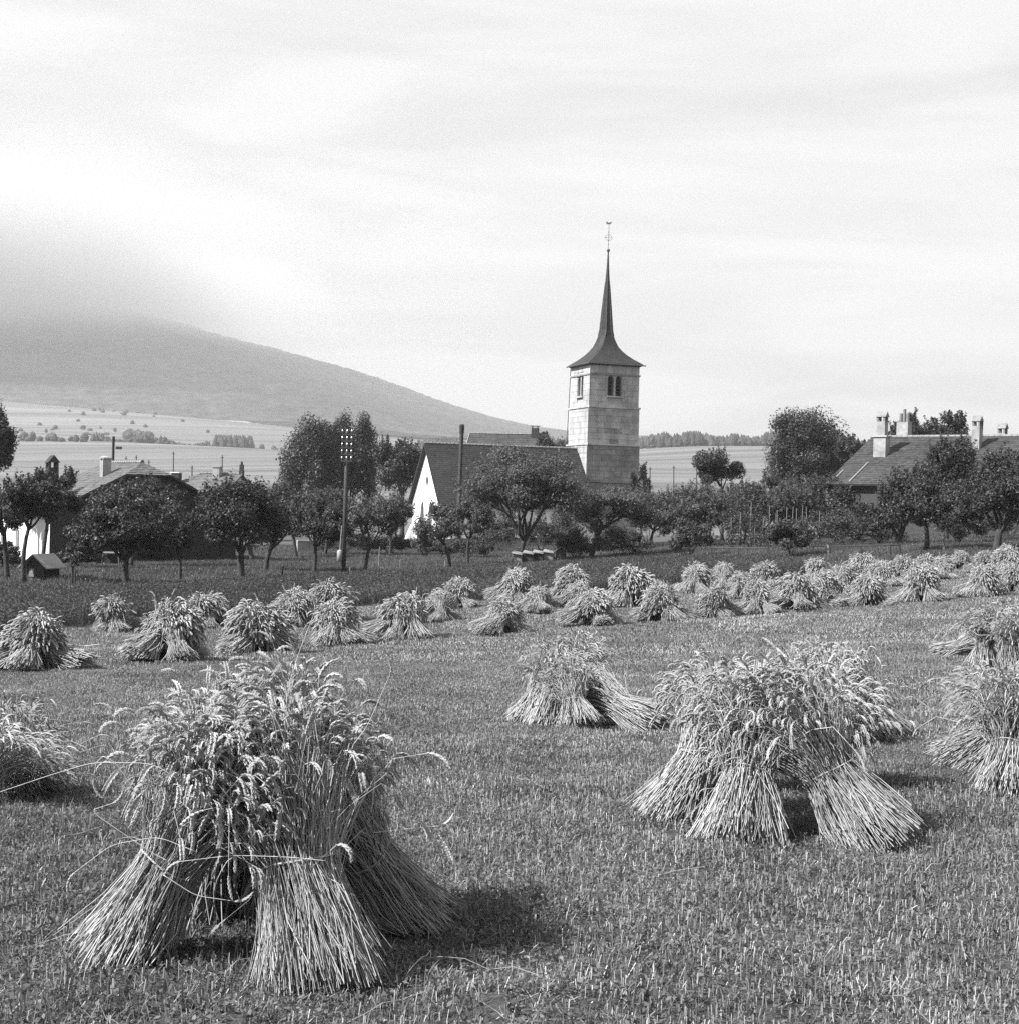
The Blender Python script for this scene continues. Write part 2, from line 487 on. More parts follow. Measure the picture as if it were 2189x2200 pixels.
# ------------------------------------------------------------------ ground cover, scattered tiles
def blades(n, size, h0, h1, w, lean, segs=2, seed=0, row=None):
    g = np.random.default_rng(seed)
    xy = (g.random((n, 2)) - .5) * size
    if row:
        xy[:, 0] = np.round(xy[:, 0] / row) * row + g.normal(0, row * .12, n)
    h = g.uniform(h0, h1, n)
    a = g.random(n) * 2 * math.pi
    ln = np.abs(g.normal(0, lean, n))
    t = np.linspace(0, 1, segs + 1)
    off = ln[:, None] * (t ** 1.7)[None] * h[:, None]
    X = xy[:, :1] + off * np.cos(a)[:, None]
    Y = xy[:, 1:] + off * np.sin(a)[:, None]
    Z = h[:, None] * t[None] * (1 - .35 * np.minimum(ln, 1.5)[:, None] * t[None] ** 2) - .01
    sa = a + math.pi / 2 + g.normal(0, .6, n)
    ww = (w * g.uniform(.7, 1.3, n))[:, None] * (1 - .75 * t ** 2)[None] if segs > 1 else (w * g.uniform(.7, 1.3, n))[:, None] * np.ones(2)[None]
    L = np.stack([X - ww * np.cos(sa)[:, None], Y - ww * np.sin(sa)[:, None], Z], -1)
    Rr = np.stack([X + ww * np.cos(sa)[:, None], Y + ww * np.sin(sa)[:, None], Z], -1)
    V = np.stack([L, Rr], 2).reshape(-1, 3)
    k = segs + 1
    i = np.arange(n)[:, None] * k * 2
    s = np.arange(segs)[None] * 2
    F = np.stack([i + s, i + s + 1, i + s + 3, i + s + 2], -1).reshape(-1, 4)
    T = np.repeat(g.uniform(.65, 1.35, n), k * 2)
    return V, F, T

def leaves_tile(n, size, h0, h1, s, seed):
    g = np.random.default_rng(seed)
    C = np.c_[(g.random((n, 2)) - .5) * size, g.uniform(h0, h1, n) * (1 - .3 * g.random(n) ** 2)]
    d = unit(g.normal(0, 1, (n, 3)))
    nrm = unit(g.normal(0, .6, (n, 3)) + [0, 0, .8])
    A = unit(np.cross(d, nrm)); B = np.cross(nrm, A)
    sz = s * g.uniform(.6, 1.4, n)[:, None]
    V, F = quads_at(C, A * sz, B * sz)
    return V, F, np.repeat(g.uniform(.6, 1.4, n), 4)

def tile_mesh(name, layers):
    V, F, T, I = [], [], [], []
    n = 0; mats = []
    for (v, f, t), m in layers:
        if m not in mats: mats.append(m)
        V.append(v); F.append(f + n); T.append(t); I.append(np.full(len(f), mats.index(m))); n += len(v)
    me = mesh_from(name, np.concatenate(V), np.concatenate(F), mats, tone=np.concatenate(T), mat_idx=np.concatenate(I))
    return bpy.data.objects.new(name, me)

def instancer(o, tiles):
    """geometry nodes: a tile on every point of o, by its attributes rot, scl and variant"""
    name = o.name
    ng = bpy.data.node_groups.new(name + '_scatter', 'GeometryNodeTree')
    ng.interface.new_socket('Geometry', in_out='INPUT', socket_type='NodeSocketGeometry')
    ng.interface.new_socket('Geometry', in_out='OUTPUT', socket_type='NodeSocketGeometry')
    gi = ng.nodes.new('NodeGroupInput'); go = ng.nodes.new('NodeGroupOutput')
    jn = ng.nodes.new('GeometryNodeJoinGeometry')
    def named(nm, tp):
        x = ng.nodes.new('GeometryNodeInputNamedAttribute'); x.data_type = tp; x.inputs[0].default_value = nm
        return x.outputs[0]
    ar, asc, av = named('rot', 'FLOAT_VECTOR'), named('scl', 'FLOAT_VECTOR'), named('variant', 'INT')
    e2r = ng.nodes.new('FunctionNodeEulerToRotation'); ng.links.new(ar, e2r.inputs[0])
    for i, tl in enumerate(tiles):
        oi = ng.nodes.new('GeometryNodeObjectInfo'); oi.inputs['Object'].default_value = tl
        oi.inputs['As Instance'].default_value = True
        cmp_ = ng.nodes.new('FunctionNodeCompare'); cmp_.data_type = 'INT'; cmp_.operation = 'EQUAL'
        ng.links.new(av, cmp_.inputs[2]); cmp_.inputs[3].default_value = i
        ip = ng.nodes.new('GeometryNodeInstanceOnPoints')
        ng.links.new(gi.outputs[0], ip.inputs['Points'])
        ng.links.new(cmp_.outputs[0], ip.inputs['Selection'])
        ng.links.new(oi.outputs['Geometry'], ip.inputs['Instance'])
        ng.links.new(e2r.outputs[0], ip.inputs['Rotation'])
        ng.links.new(asc, ip.inputs['Scale'])
        ng.links.new(ip.outputs[0], jn.inputs[0])
    ng.links.new(jn.outputs[0], go.inputs[0])
    md = o.modifiers.new('scatter', 'NODES'); md.node_group = ng
    return o

def scatter(name, xy, tiles, label, category, zs=(1, 1), tilt=True):
    """one object of kind stuff: tiles of growth set on points of the ground"""
    n = len(xy)
    z = ground(xy[:, 0], xy[:, 1])
    e = .25
    gx = (ground(xy[:, 0] + e, xy[:, 1]) - z) / e
    gy = (ground(xy[:, 0], xy[:, 1] + e) - z) / e
    me = bpy.data.meshes.new(name)
    me.vertices.add(n)
    me.vertices.foreach_set('co', np.c_[xy, z].astype(np.float32).ravel())
    # order XYZ euler: spin about the normal is approximated by spin then small tilt
    spin = rng.integers(0, 4, n) * math.pi / 2 + rng.normal(0, .1, n)
    rot = np.zeros((n, 3)); rot[:, 2] = spin
    # tilt expressed in the spun frame
    rot[:, 0] = np.arctan(gy * np.cos(spin) - gx * np.sin(spin))
    rot[:, 1] = -np.arctan(gx * np.cos(spin) + gy * np.sin(spin))
    a = me.attributes.new('rot', 'FLOAT_VECTOR', 'POINT'); a.data.foreach_set('vector', rot.astype(np.float32).ravel())
    sc = np.ones((n, 3)); sc[:, 2] = rng.uniform(zs[0], zs[1], n)
    a = me.attributes.new('scl', 'FLOAT_VECTOR', 'POINT'); a.data.foreach_set('vector', sc.astype(np.float32).ravel())
    # neighbouring tiles tend to be of one sort, so that growth is patchy
    x, y = xy[:, 0], xy[:, 1]
    f = .5 + .22*np.sin(.83*x + .41*y + 1.3*np.sin(.37*y)) + .18*np.sin(1.7*x - 1.1*y + 2) + .16*np.sin(.31*x - .55*y) + rng.normal(0, .22, n)
    vr = np.clip(np.floor(f * len(tiles)), 0, len(tiles) - 1)
    a = me.attributes.new('variant', 'INT', 'POINT'); a.data.foreach_set('value', vr.astype(np.int32))
    o = link(name, me, None, kind='stuff')
    tag(o, label, category)
    return instancer(o, tiles)

def area_points(step, y0, y1, keep, slope=.40, pad=1.2):
    ys = np.arange(y0, y1, step)
    out = []
    for y in ys:
        w = slope * y + pad
        x = np.arange(-w, w, step)
        out.append(np.c_[x, np.full(len(x), y)] + rng.normal(0, step * .06, (len(x), 2)))
    q = np.concatenate(out)
    return q[keep(q[:, 0], q[:, 1])]

S_, W_ = MAT['stubble'], MAT['weed']
near_tiles = [tile_mesh('stubble_tile', [
    (blades(230 - 28*i, .5, .025, .075, .0016, .4, 1, 10 + i), S_), (blades(110 - 8*i, .5, .02, .07, .0015, .6, 1, 20 + i), S_),
    (blades(150, .5, .012, .035, .0015, 3.2, 2, 30 + i), S_),
    (blades(420 + 60*i, .5, .02, .07, .0022, .8, 2, 40 + i), W_), (blades(20 + 34*i, .5, .05, .12, .0026, .9, 3, 45 + i), W_), (leaves_tile(480 + 90*i, .5, .004, .045, .010, 50 + i), W_)]) for i in range(6)]
mid_tiles = [tile_mesh('stubble_patch', [
    (blades(520 - 60*i, .9, .03, .075, .0022, .45, 1, 60 + i), S_), (blades(380, .9, .02, .05, .0021, 2.0, 2, 64 + i), S_),
    (blades(560 + 80*i, .9, .03, .08, .0035, .7, 2, 70 + i), W_), (leaves_tile(500, .9, .01, .04, .015, 80 + i), W_)]) for i in range(4)]
far_tiles = [tile_mesh('stubble_sward', [
    (blades(1200 - 100*i, 2.0, .03, .08, .0045, .5, 1, 90 + i), S_), (blades(700, 2.0, .03, .08, .008, .7, 1, 94 + i), W_)]) for i in range(4)]
cut = lambda x, y: y < stubble_limit(x) - .2
scatter('stubble', area_points(.47, 2.4, 13, cut), near_tiles, 'short cut stubble mixed with weeds over the near field', 'stubble', (.75, 1.2))
scatter('stubble', area_points(.86, 13, 32, cut), mid_tiles, 'pale cut stubble over the middle of the field', 'stubble', (.8, 1.15))
scatter('stubble', area_points(1.9, 32, 95, lambda x, y: y < stubble_limit(x) - .9), far_tiles, 'pale cut stubble at the far end of the field', 'stubble', (.8, 1.15))
crop_tiles = [tile_mesh('crop_tile', [
    (leaves_tile(640, 1.3, .05, .60, .042, 100 + i), MAT['crop']), (blades(120, 1.3, .45, .72, .008, .25, 2, 105 + i), MAT['crop'])]) for i in range(4)]
scatter('clover_crop', area_points(1.15, 30, 130, in_strip, slope=.45), crop_tiles, 'dense dark green fodder crop in a strip behind the stooks', 'crop', (.85, 1.1))
grass_tiles = [tile_mesh('grass_tile', [
    (blades(620, 2.2, .10, .30, .012, .5, 2, 110 + i), MAT['grass']), (leaves_tile(120, 2.2, .05, .2, .04, 115 + i), MAT['grass']),
    (leaves_tile(5, 2.2, .2, .34, .035, 120 + i), MAT['woodpale'])]) for i in range(4)]
scatter('meadow_grass', area_points(2.0, 55, 150, lambda x, y: (y > stubble_limit(x) + .6) & ~in_strip(x, y), slope=.42), grass_tiles, 'rough meadow grass under the orchard trees', 'grass', (.7, 1.3))
# ------------------------------------------------------------------ buildings
Zv = np.array([0, 0, 1.0])
def cut_openings(o, cutters):
    """real openings: boolean difference, then the cutters are gone"""
    bpy.context.view_layer.update()
    for V, F in cutters:
        me = mesh_from('cutter', V, F)
        for mm_ in (me, o.data):
            bmx = bmesh.new(); bmx.from_mesh(mm_); bmesh.ops.recalc_face_normals(bmx, faces=bmx.faces); bmx.to_mesh(mm_); bmx.free()
        c = bpy.data.objects.new('cutter', me); COL.objects.link(c)
        c.matrix_world = o.matrix_world
        md = o.modifiers.new('cut', 'BOOLEAN'); md.operation = 'DIFFERENCE'; md.object = c; md.solver = 'EXACT'
        dg = bpy.context.evaluated_depsgraph_get()
        new = bpy.data.meshes.new_from_object(o.evaluated_get(dg))
        o.modifiers.clear()
        o.data = new
        bpy.data.objects.remove(c)
def outline_prism(pts2, c, U, W, depth_dir, d0, d1):
    """prism over a 2-D outline (u, z), between depths d0 and d1 along depth_dir"""
    pts2 = np.asarray(pts2, float)
    n = len(pts2)
    base = c + pts2[:, :1] * U + pts2[:, 1:] * W
    V = np.concatenate([base + depth_dir * d0, base + depth_dir * d1])
    F4 = np.array([[i, (i+1) % n, n + (i+1) % n, n + i] for i in range(n)])
    F3 = np.array([[0, i+1, i] for i in range(1, n-1)] + [[n, n+i, n+i+1] for i in range(1, n-1)])
    return V, [F4, F3]
def arch(w, h, k=8, point=1.0):
    """arched outline, w wide, h high in all; point > 1 gives a lancet"""
    a = [(-w/2, 0), (w/2, 0)]
    r = w / 2
    rise = r * point
    for i in range(k + 1):
        t = math.pi * i / k
        a.append((r * math.cos(t), h - rise + rise * math.sin(t) ** (1.0 if point == 1 else 1.15)))
    return np.array(a)
def circle2(r, k=16, cy=0):
    return np.array([(r*math.cos(t), cy + r*1.15*math.sin(t)) for t in np.arange(k) * 2*math.pi/k])

def tile_slope(parent, eL, eR, rR, rL, course, mat, name='tiles', thick=.04, wob=.010, streak=.08):
    """a roof slope of overlapping tile courses between eave (eL, eR) and ridge (rR, rL)"""
    eL, eR, rR, rL = [np.asarray(q, float) for q in (eL, eR, rR, rL)]
    nrm = unit(np.cross(eR - eL, rL - eL + (rR - eR) * .001)) if np.linalg.norm(rL - eL) > .01 else unit(np.cross(eR - eL, rR - eR))
    if nrm[2] < 0: nrm = -nrm
    L = max(np.linalg.norm(rL - eL), np.linalg.norm(rR - eR))
    nc = max(3, int(L / course))
    w = max(np.linalg.norm(eR - eL), np.linalg.norm(rR - rL))
    nt_ = max(2, int(w / (course * 1.15)))
    V, F, T = [], [], []
    n = 0
    for i in range(nc):
        t0, t1 = i / nc, min(1.0, (i + 1.12) / nc)
        a0, b0 = eL + (rL - eL) * t0, eR + (rR - eR) * t0
        a1, b1 = eL + (rL - eL) * t1, eR + (rR - eR) * t1
        s = np.linspace(0, 1, nt_ + 1)
        off = (0.5 if i % 2 else 0) / nt_
        for j in range(nt_ + (1 if i % 2 else 0)):
            s0 = max(0, s[min(j, nt_)] - off); s1 = min(1, s[min(j, nt_)] - off + 1 / nt_)
            if s1 - s0 < 1e-3: continue
            up = thick * (1 + random.uniform(-.35, .35)); lo = thick * .25
            w0 = random.uniform(-wob, wob)
            p = [a0 + (b0 - a0) * s0, a0 + (b0 - a0) * s1, a1 + (b1 - a1) * s1, a1 + (b1 - a1) * s0]
            V += [p[0] + nrm * (up + w0), p[1] + nrm * (up + w0), p[2] + nrm * lo, p[3] + nrm * lo, p[0], p[1]]
            F += [(n, n+1, n+2, n+3), (n+4, n+5, n+1, n)]
            T += [random.uniform(1 - streak*2, 1 + streak*2)] * 6
            n += 6
    o = link(name, mesh_from(name, np.array(V), np.array(F), mat, tone=np.array(T)), parent, kind='stuff')
    return o
def slab(parent, name, q, thick, mat):
    """a flat slab under a roof slope"""
    q = np.asarray(q, float)
    nrm = unit(np.cross(q[1] - q[0], q[2] - q[0]))
    if nrm[2] < 0: nrm = -nrm
    m = MB(); m.hexa([p - nrm * thick for p in q], q) if nrm @ np.cross(q[1]-q[0], q[2]-q[0]) > 0 else m.hexa(q, [p - nrm*thick for p in q])
    return m.build(name, mat, parent)
def local(parent, p): return np.asarray(p, float) - np.array(parent.location)

# --- church: axis u runs from the gable to the tower, n faces the viewer
CA = R(19)
cu = np.array([math.cos(CA), math.sin(CA), 0]); cn = np.array([math.sin(CA), -math.cos(CA), 0])
_tc = P(1291, 1100, 166)
gz_ch = float(ground(_tc[0], 160)) - .3
TC = np.array([_tc[0], 166.0, 0])
church = empty('church', (TC[0], TC[1], gz_ch), 'white gabled village church with dark tiled nave roof beside its stone spired tower', 'church')
def at_ch(a, b, z):              # world point in church axes, z above the eye, relative to the church's origin
    return cu * a + cn * b + Zv * (z + EYE - gz_ch)
Z0 = gz_ch - EYE                   # ground at the church, above the eye
# tower stages: (half width, z0, z1)
stages = [(3.14, Z0, 6.25), (3.05, 6.25, 10.45), (2.97, 10.45, 15.15)]
win_z0, win_h, win_w, win_gap = 11.75, 2.25, .74, .96
for si, (hw, z0, z1) in enumerate(stages):
    m = MB()
    zz0 = max(z0, Z0) - (0 if si else 0)
    b = [at_ch(-hw+.06, hw-.06, zz0), at_ch(hw-.06, hw-.06, zz0), at_ch(hw-.06, -hw+.06, zz0), at_ch(-hw+.06, -hw+.06, zz0)]
    m.hexa(b, [q + Zv * (z1 - zz0) for q in b])
    wall = m.build('tower_wall', MAT['mortar'], church)
    if si == 2:
        cuts = []
        for s in (-1, 1):
            for (c, U, D) in ((at_ch(s * win_gap/2, hw, win_z0), cu, cn), (at_ch(-hw, s * win_gap/2, win_z0), -cn, -cu)):
                V, F = outline_prism(arch(win_w, win_h), c, U, Zv, D, -.75, .4)
                cuts.append((V, F))
        cut_openings(wall, cuts)
        for s in (-1, 1):
            for (c, U, D) in ((at_ch(s * win_gap/2, hw, win_z0), cu, cn), (at_ch(-hw, s * win_gap/2, win_z0), -cn, -cu)):
                V, F = outline_prism(arch(win_w - .01, win_h - .01), c, U, Zv, D, -.72, -.62)
                mm = link('window', mesh_from('window', V, F, MAT['louvre']), church)
                k = MB()
                for i in range(5):      # louvre boards
                    zz = .18 + i * .36
                    k.box(c + Zv * zz + D * (-.46), (win_w - .03, .03, .20), U, unit(D + Zv * .9), unit(Zv - D * .9))
                k.build('louvre_boards', MAT['wooddark'], mm, kind='stuff')
        for (c, U, D) in ((at_ch(0, hw, win_z0), cu, cn), (at_ch(-hw, 0, win_z0), -cn, -cu)):
            MB().tube([c - D*.22, c - D*.22 + Zv * (win_h - .45)], .085, 8).box(c - D*.22 + Zv*(win_h-.42), (.26, .30, .14), U, D).build('window_column', MAT['stone'], church)
            MB().box(c + Zv * -.09 + D * .06, (1.95, .24, .18), U, D).build('window_sill', MAT['stone'], church)
    # ashlar stones on the two faces in view
    for face in ('front', 'left'):
        U, D = (cu, cn) if face == 'front' else (-cn, -cu)
        U = cu if face == 'front' else cn
        z = max(z0, 0.2) if si == 0 else z0
        row = 0
        while z < z1 - .2:
            hgt = random.choice([.56, .62, .68]) if si < 2 else random.choice([.60, .70])
            hgt = min(hgt, z1 - z)
            if z1 - z - hgt < .3: hgt = z1 - z
            x = -hw
            first = True
            while x < hw - .05:
                w = random.uniform(.75, 1.35)
                if first: w = random.choice([.55, 1.0]); first = False
                if hw - (x + w) < .45: w = hw - x
                cxm, czm = x + w / 2, z + hgt / 2
                skip = si == 2 and abs(cxm) < (w/2 + win_gap/2 + win_w/2 + .02) and czm + hgt/2 > win_z0 - .17 and czm - hgt/2 < win_z0 + win_h + .02
                if skip:
                    lim = win_gap/2 + win_w/2 + .03
                    for (xa, xb) in ((x, min(x + w, -lim)), (max(x, lim), x + w)):
                        if xb - xa > .15:
                            MB().box(at_ch(0, 0, czm) + U * (xa + xb) / 2 + D * (hw - .045), (xb - xa - .03, .11, hgt - .03), U, D).build('stone', MAT['stone'], church)
                else:
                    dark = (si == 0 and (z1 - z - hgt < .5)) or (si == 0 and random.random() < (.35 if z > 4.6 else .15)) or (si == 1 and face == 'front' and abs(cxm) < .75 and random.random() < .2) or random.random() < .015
                    dark = dark and face == 'front'  # dark stones on the front only, toned for its shade; sunlit left stays pale
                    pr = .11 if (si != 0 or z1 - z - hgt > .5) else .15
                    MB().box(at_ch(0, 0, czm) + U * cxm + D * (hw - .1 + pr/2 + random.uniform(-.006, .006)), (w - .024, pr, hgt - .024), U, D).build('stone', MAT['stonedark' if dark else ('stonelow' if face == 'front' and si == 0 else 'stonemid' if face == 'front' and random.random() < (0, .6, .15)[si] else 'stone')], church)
                x += w
            z += hgt
            row += 1
for zc, hw in ((10.45, 3.12), (6.25, 3.24), (14.12, 3.03), (2.15, 3.26)):
    m = MB()
    for (U, D) in ((cu, cn), (cn, -cu), (-cu, -cn), (-cn, cu)):
        m.box(at_ch(0, 0, zc) + D * (hw - .03), (2*hw + .06, .16, .17 if zc != 2.15 else .3), U, D)
    m.build('string_course', MAT['stonedark' if zc in (14.12, 2.15) else 'stone'], church)
# eaves and broach spire
m = MB()
m.hexa([at_ch(a*2.98, b*2.98, 15.1) for a, b in ((-1,1),(1,1),(1,-1),(-1,-1))], [at_ch(a*3.3, b*3.3, 15.3) for a, b in ((-1,1),(1,1),(1,-1),(-1,-1))])
m.build('cornice', MAT['wood'], church)
prof = [(15.28, 3.32, 0), (15.40, 3.28, 0), (15.72, 2.86, 0), (16.05, 2.42, .04), (16.5, 1.93, .12), (17.0, 1.52, .25), (17.5, 1.20, .42), (18.1, .98, .62), (18.75, .80, .85), (19.4, .70, 1), (21.5, .54, 1), (23.2, .395, 1), (24.4, .29, 1), (25.3, .19, 1), (26.6, .115, 1), (28.45, .045, 1)]
rings = []
for z, h, o in prof:
    sq = []
    ch = h * (1 - math.tan(math.pi/8)) * o        # corner cut from square to octagon
    hh = h
    for (a, b, c, d) in ((-1, 1, 1, 0), (1, 1, 0, -1), (1, -1, -1, 0), (-1, -1, 0, 1)):
        # two points per corner
        pass
    pts = []
    for k in range(4):
        a0 = math.pi/4 + k * math.pi/2
        sx, sy = (1, 1) if k == 0 else (-1, 1) if k == 1 else (-1, -1) if k == 2 else (1, -1)
        p1 = (sx * hh, sy * (hh - ch)); p2 = (sx * (hh - ch), sy * hh)
        pts += [p1, p2] if k in (0, 2) else [p2, p1]
    rings.append(np.array([at_ch(x, y, z) for x, y in pts]))
V = np.concatenate(rings)
F = []
for i in range(len(rings) - 1):
    for j in range(8):
        F.append((i*8 + j, i*8 + (j+1) % 8, (i+1)*8 + (j+1) % 8, (i+1)*8 + j))
spire = link('spire', mesh_from('spire', V, np.array(F), MAT['spire']), church)
m = MB()
for j in range(8):                # lead rolls on the arrises
    m.tube(np.array([r_[j] for r_ in rings[8:]]), np.linspace(.05, .02, len(rings) - 8), 4)
m.build('hip_rolls', MAT['metal'], spire, kind='stuff')
m = MB()
ball = at_ch(0, 0, 28.5)
for i in range(5):
    pass
m.tube([ball + Zv*t for t in (-.2, -.12, 0, .12, .2)], [.05, .16, .2, .16, .05], 10)
fin = m.build('finial_ball', MAT['metal'], church, smooth=True)
m = MB().tube([ball, ball + Zv*2.9], .03, 6)
for t in (.7, 1.2, 1.75, 2.1): m.tube([ball + Zv*(t-.07), ball + Zv*t, ball + Zv*(t+.07)], [.02, .075, .02], 6)
m.build('finial_rod', MAT['metal'], church)
m = MB()
c = ball + Zv*1.45
pts = [c + cu*.42*math.cos(t) + Zv*.34*math.sin(t) for t in np.linspace(0, 2*math.pi, 17)]
m.tube(pts, .018, 4)
m.tube([c - cu*.5, c + cu*.5], .018, 4)
m.build('cross', MAT['metal'], church)
c = ball + Zv*2.95
m = MB()
V, F = outline_prism([(-.34,.05),(-.12,0),(.12,.02),(.30,.20),(.36,.34),(.24,.30),(.16,.20),(0,.16),(-.2,.28),(-.36,.3)], c, cu, Zv, cn, -.02, .02)
vane = link('weather_vane', mesh_from('weather_vane', V, F, MAT['tin']), church)
# downpipe at the tower's near corner
MB().tube([at_ch(-2.99, 3.08, 15.1), at_ch(-3.06, 3.13, 14.8), at_ch(-3.1, 3.16, 10.6), at_ch(-3.18, 3.24, 10.3), at_ch(-3.2, 3.26, 6.4), at_ch(-3.28, 3.34, 6.1), at_ch(-3.3, 3.36, Z0)], .06, 6).build('downpipe', MAT['metal'], church)
MB().tube([at_ch(-2.99, -3.08, 15.1), at_ch(-3.1, -3.1, 10.6), at_ch(-3.2, -3.2, 6.4), at_ch(-3.3, -3.3, Z0)], .05, 6).build('downpipe', MAT['metal'], church)
m = MB()
for (U, D) in ((cu, cn), (cn, -cu)):
    m.tube([at_ch(0, 0, 15.27) + D*3.38 - U*3.4, at_ch(0, 0, 15.27) + D*3.38 + U*3.55], .075, 6)
m.build('gutter', MAT['metal'], church)
# nave
NL, NW = 17.6, 5.9
g0, g1 = -3.0 - NL, -3.16
zr, ze = 5.75, -.42
b = [at_ch(g0, NW, Z0), at_ch(g1, NW, Z0), at_ch(g1, -NW, Z0), at_ch(g0, -NW, Z0)]
side = MB().hexa([at_ch(g0+.5, NW, Z0), at_ch(g1, NW, Z0), at_ch(g1, -NW, Z0), at_ch(g0+.5, -NW, Z0)], [at_ch(g0+.5, NW, ze), at_ch(g1, NW, ze), at_ch(g1, -NW, ze), at_ch(g0+.5, -NW, ze)])
side.build('nave_wall', MAT['plaster'], church)
V, F = outline_prism([(-NW, Z0), (NW, Z0), (NW, ze), (0, zr - .12), (-NW, ze)], at_ch(g0, 0, 0), cn, Zv, cu, 0, .5)
gable = link('gable_wall', mesh_from('gable_wall', V, F, MAT['plaster']), church)
lan = arch(1.55, 4.3, 10, 2.0)
cuts = []
gw = [(-1.75, -4.9, lan), (1.5, -4.9, lan), (-.1, 1.45, circle2(.62))]
for (b_, z_, sh) in gw:
    V, F = outline_prism(sh, at_ch(g0, b_, z_), cn, Zv, cu, -.3, .36)
    cuts.append((V, F))
cut_openings(gable, cuts)
for (b_, z_, sh) in gw:
    V, F = outline_prism(sh * .995, at_ch(g0, b_, z_), cn, Zv, cu, .28, .33)
    w_ = link('window', mesh_from('window', V, F, MAT['glass']), church)
    m = MB()
    if sh is lan:
        m.box(at_ch(g0 + .26, b_, z_ + 2.05), (.05, .05, 4.1), cn, cu)
        for k in range(5): m.box(at_ch(g0 + .255, b_, z_ + .4 + k*.6), (1.5, .04, .04), cn, cu)
    else:
        m.box(at_ch(g0 + .26, b_, z_), (.05, .05, 1.3), cn, cu); m.box(at_ch(g0 + .255, b_, z_), (1.2, .04, .05), cn, cu)
    m.build('window_bars', MAT['wood'], w_)
# buttress at the far gable corner
MB().hexa([at_ch(g0 - .9, -NW - .1, Z0), at_ch(g0 + .02, -NW - .1, Z0), at_ch(g0 + .02, -NW + .9, Z0), at_ch(g0 - .9, -NW + .9, Z0)],
          [at_ch(g0 - .1, -NW - .1, Z0 + 1.9), at_ch(g0 + .02, -NW - .1, Z0 + 1.9), at_ch(g0 + .02, -NW + .9, Z0 + 1.9), at_ch(g0 - .1, -NW + .9, Z0 + 1.9)]).build('buttress', MAT['plaster'], church)
roof = empty('roof', (0, 0, 0)); roof.parent = church
ov, oe = .45, .5
sl = (zr - ze) / NW
for s in (1, -1):
    eL, eR = at_ch(g0 - ov, s*(NW + oe), ze - oe*sl), at_ch(g1 + .05, s*(NW + oe), ze - oe*sl)
    rL, rR = at_ch(g0 - ov, 0, zr), at_ch(g1 + .05, 0, zr)
    # the slope runs on past the tower's near corner
    q = (eL, eR, rR, rL)
    slab(roof, 'roof_boards', q, .14, MAT['wooddark'])
    if s == 1: tile_slope(roof, eL, eR, rR, rL, .30, MAT['tiledark'], thick=.035)
    MB().quad(at_ch(g0-ov-.03, s*(NW+oe), ze-oe*sl+.1), at_ch(g0-ov-.03, 0, zr+.1), at_ch(g0-ov-.03, 0, zr-.22), at_ch(g0-ov-.03, s*(NW+oe), ze-oe*sl-.22)).build('verge_board', MAT['wooddark'], roof)
k = int((g1 - g0 + ov) / .42)
for i in range(k):
    a = g0 - ov + (i + .5) * (g1 - g0 + ov) / k
    pts = [at_ch(a - .2, 0, zr + .05), at_ch(a + .21, 0, zr + .07 + .02 * (i % 2))]
    MB().tube(pts, [.13, .16], 6).build('ridge_tile', MAT['tileplain'], roof)
# small lean-to roof where nave meets tower front
MB().hexa([at_ch(-3.1, 3.2, -.6), at_ch(-1.9, 3.2, -.6), at_ch(-1.9, 3.9, -.6), at_ch(-3.1, 3.9, -.6)][::-1], [at_ch(-3.1, 3.2, .2), at_ch(-1.9, 3.2, .2), at_ch(-1.9, 3.9, 0), at_ch(-3.1, 3.9, 0)][::-1]).build('porch_roof', MAT['spire'], church)

# --- generic chimneys
def chimney(parent, c, w, d, h, U, W, mat, cap='slab', name='chimney', capmat=None):
    c = np.asarray(c, float)
    capmat = capmat or MAT['stone']
    o = MB().box(c + Zv*h/2, (w, d, h), U, W).build(name, mat, parent)
    m = MB()
    if cap == 'slab':
        m.box(c + Zv*(h + .05), (w*1.25, d*1.25, .1), U, W)
    elif cap == 'house':
        for a, b in ((-1,-1),(1,-1),(1,1),(-1,1)):
            m.box(c + U*a*w*.38 + W*b*d*.38 + Zv*(h + .2), (w*.22, d*.22, .4), U, W)
        V, F = outline_prism([(-d*.62, .38), (d*.62, .38), (0, .38 + d*.75)], c + Zv*h, W, Zv, U, -w*.6, w*.6)
        m.add(V, F[0])
        m.F3.append(F[1] + m.n - len(V))
    elif cap == 'round':
        m.tube([c + Zv*(h-.02), c + Zv*(h+.08), c + Zv*(h+.2)], [w*.72, w*.72, w*.35], 10)
    elif cap == 'pots':
        for k in range(3):
            pc = c + U*(k-1)*w*.3 + Zv*h
            m.tube([pc, pc + Zv*(.75 + .35*(k % 2))], .14, 8)
    elif cap == 'table':
        m.box(c + Zv*(h+.32), (w*1.35, d*1.35, .08), U, W)
        for a, b in ((-1,-1),(1,-1),(1,1),(-1,1)):
            m.box(c + U*a*w*.4 + W*b*d*.4 + Zv*(h+.14), (.08, .08, .28), U, W)
    m.build('chimney_cap', capmat, o)
    return o

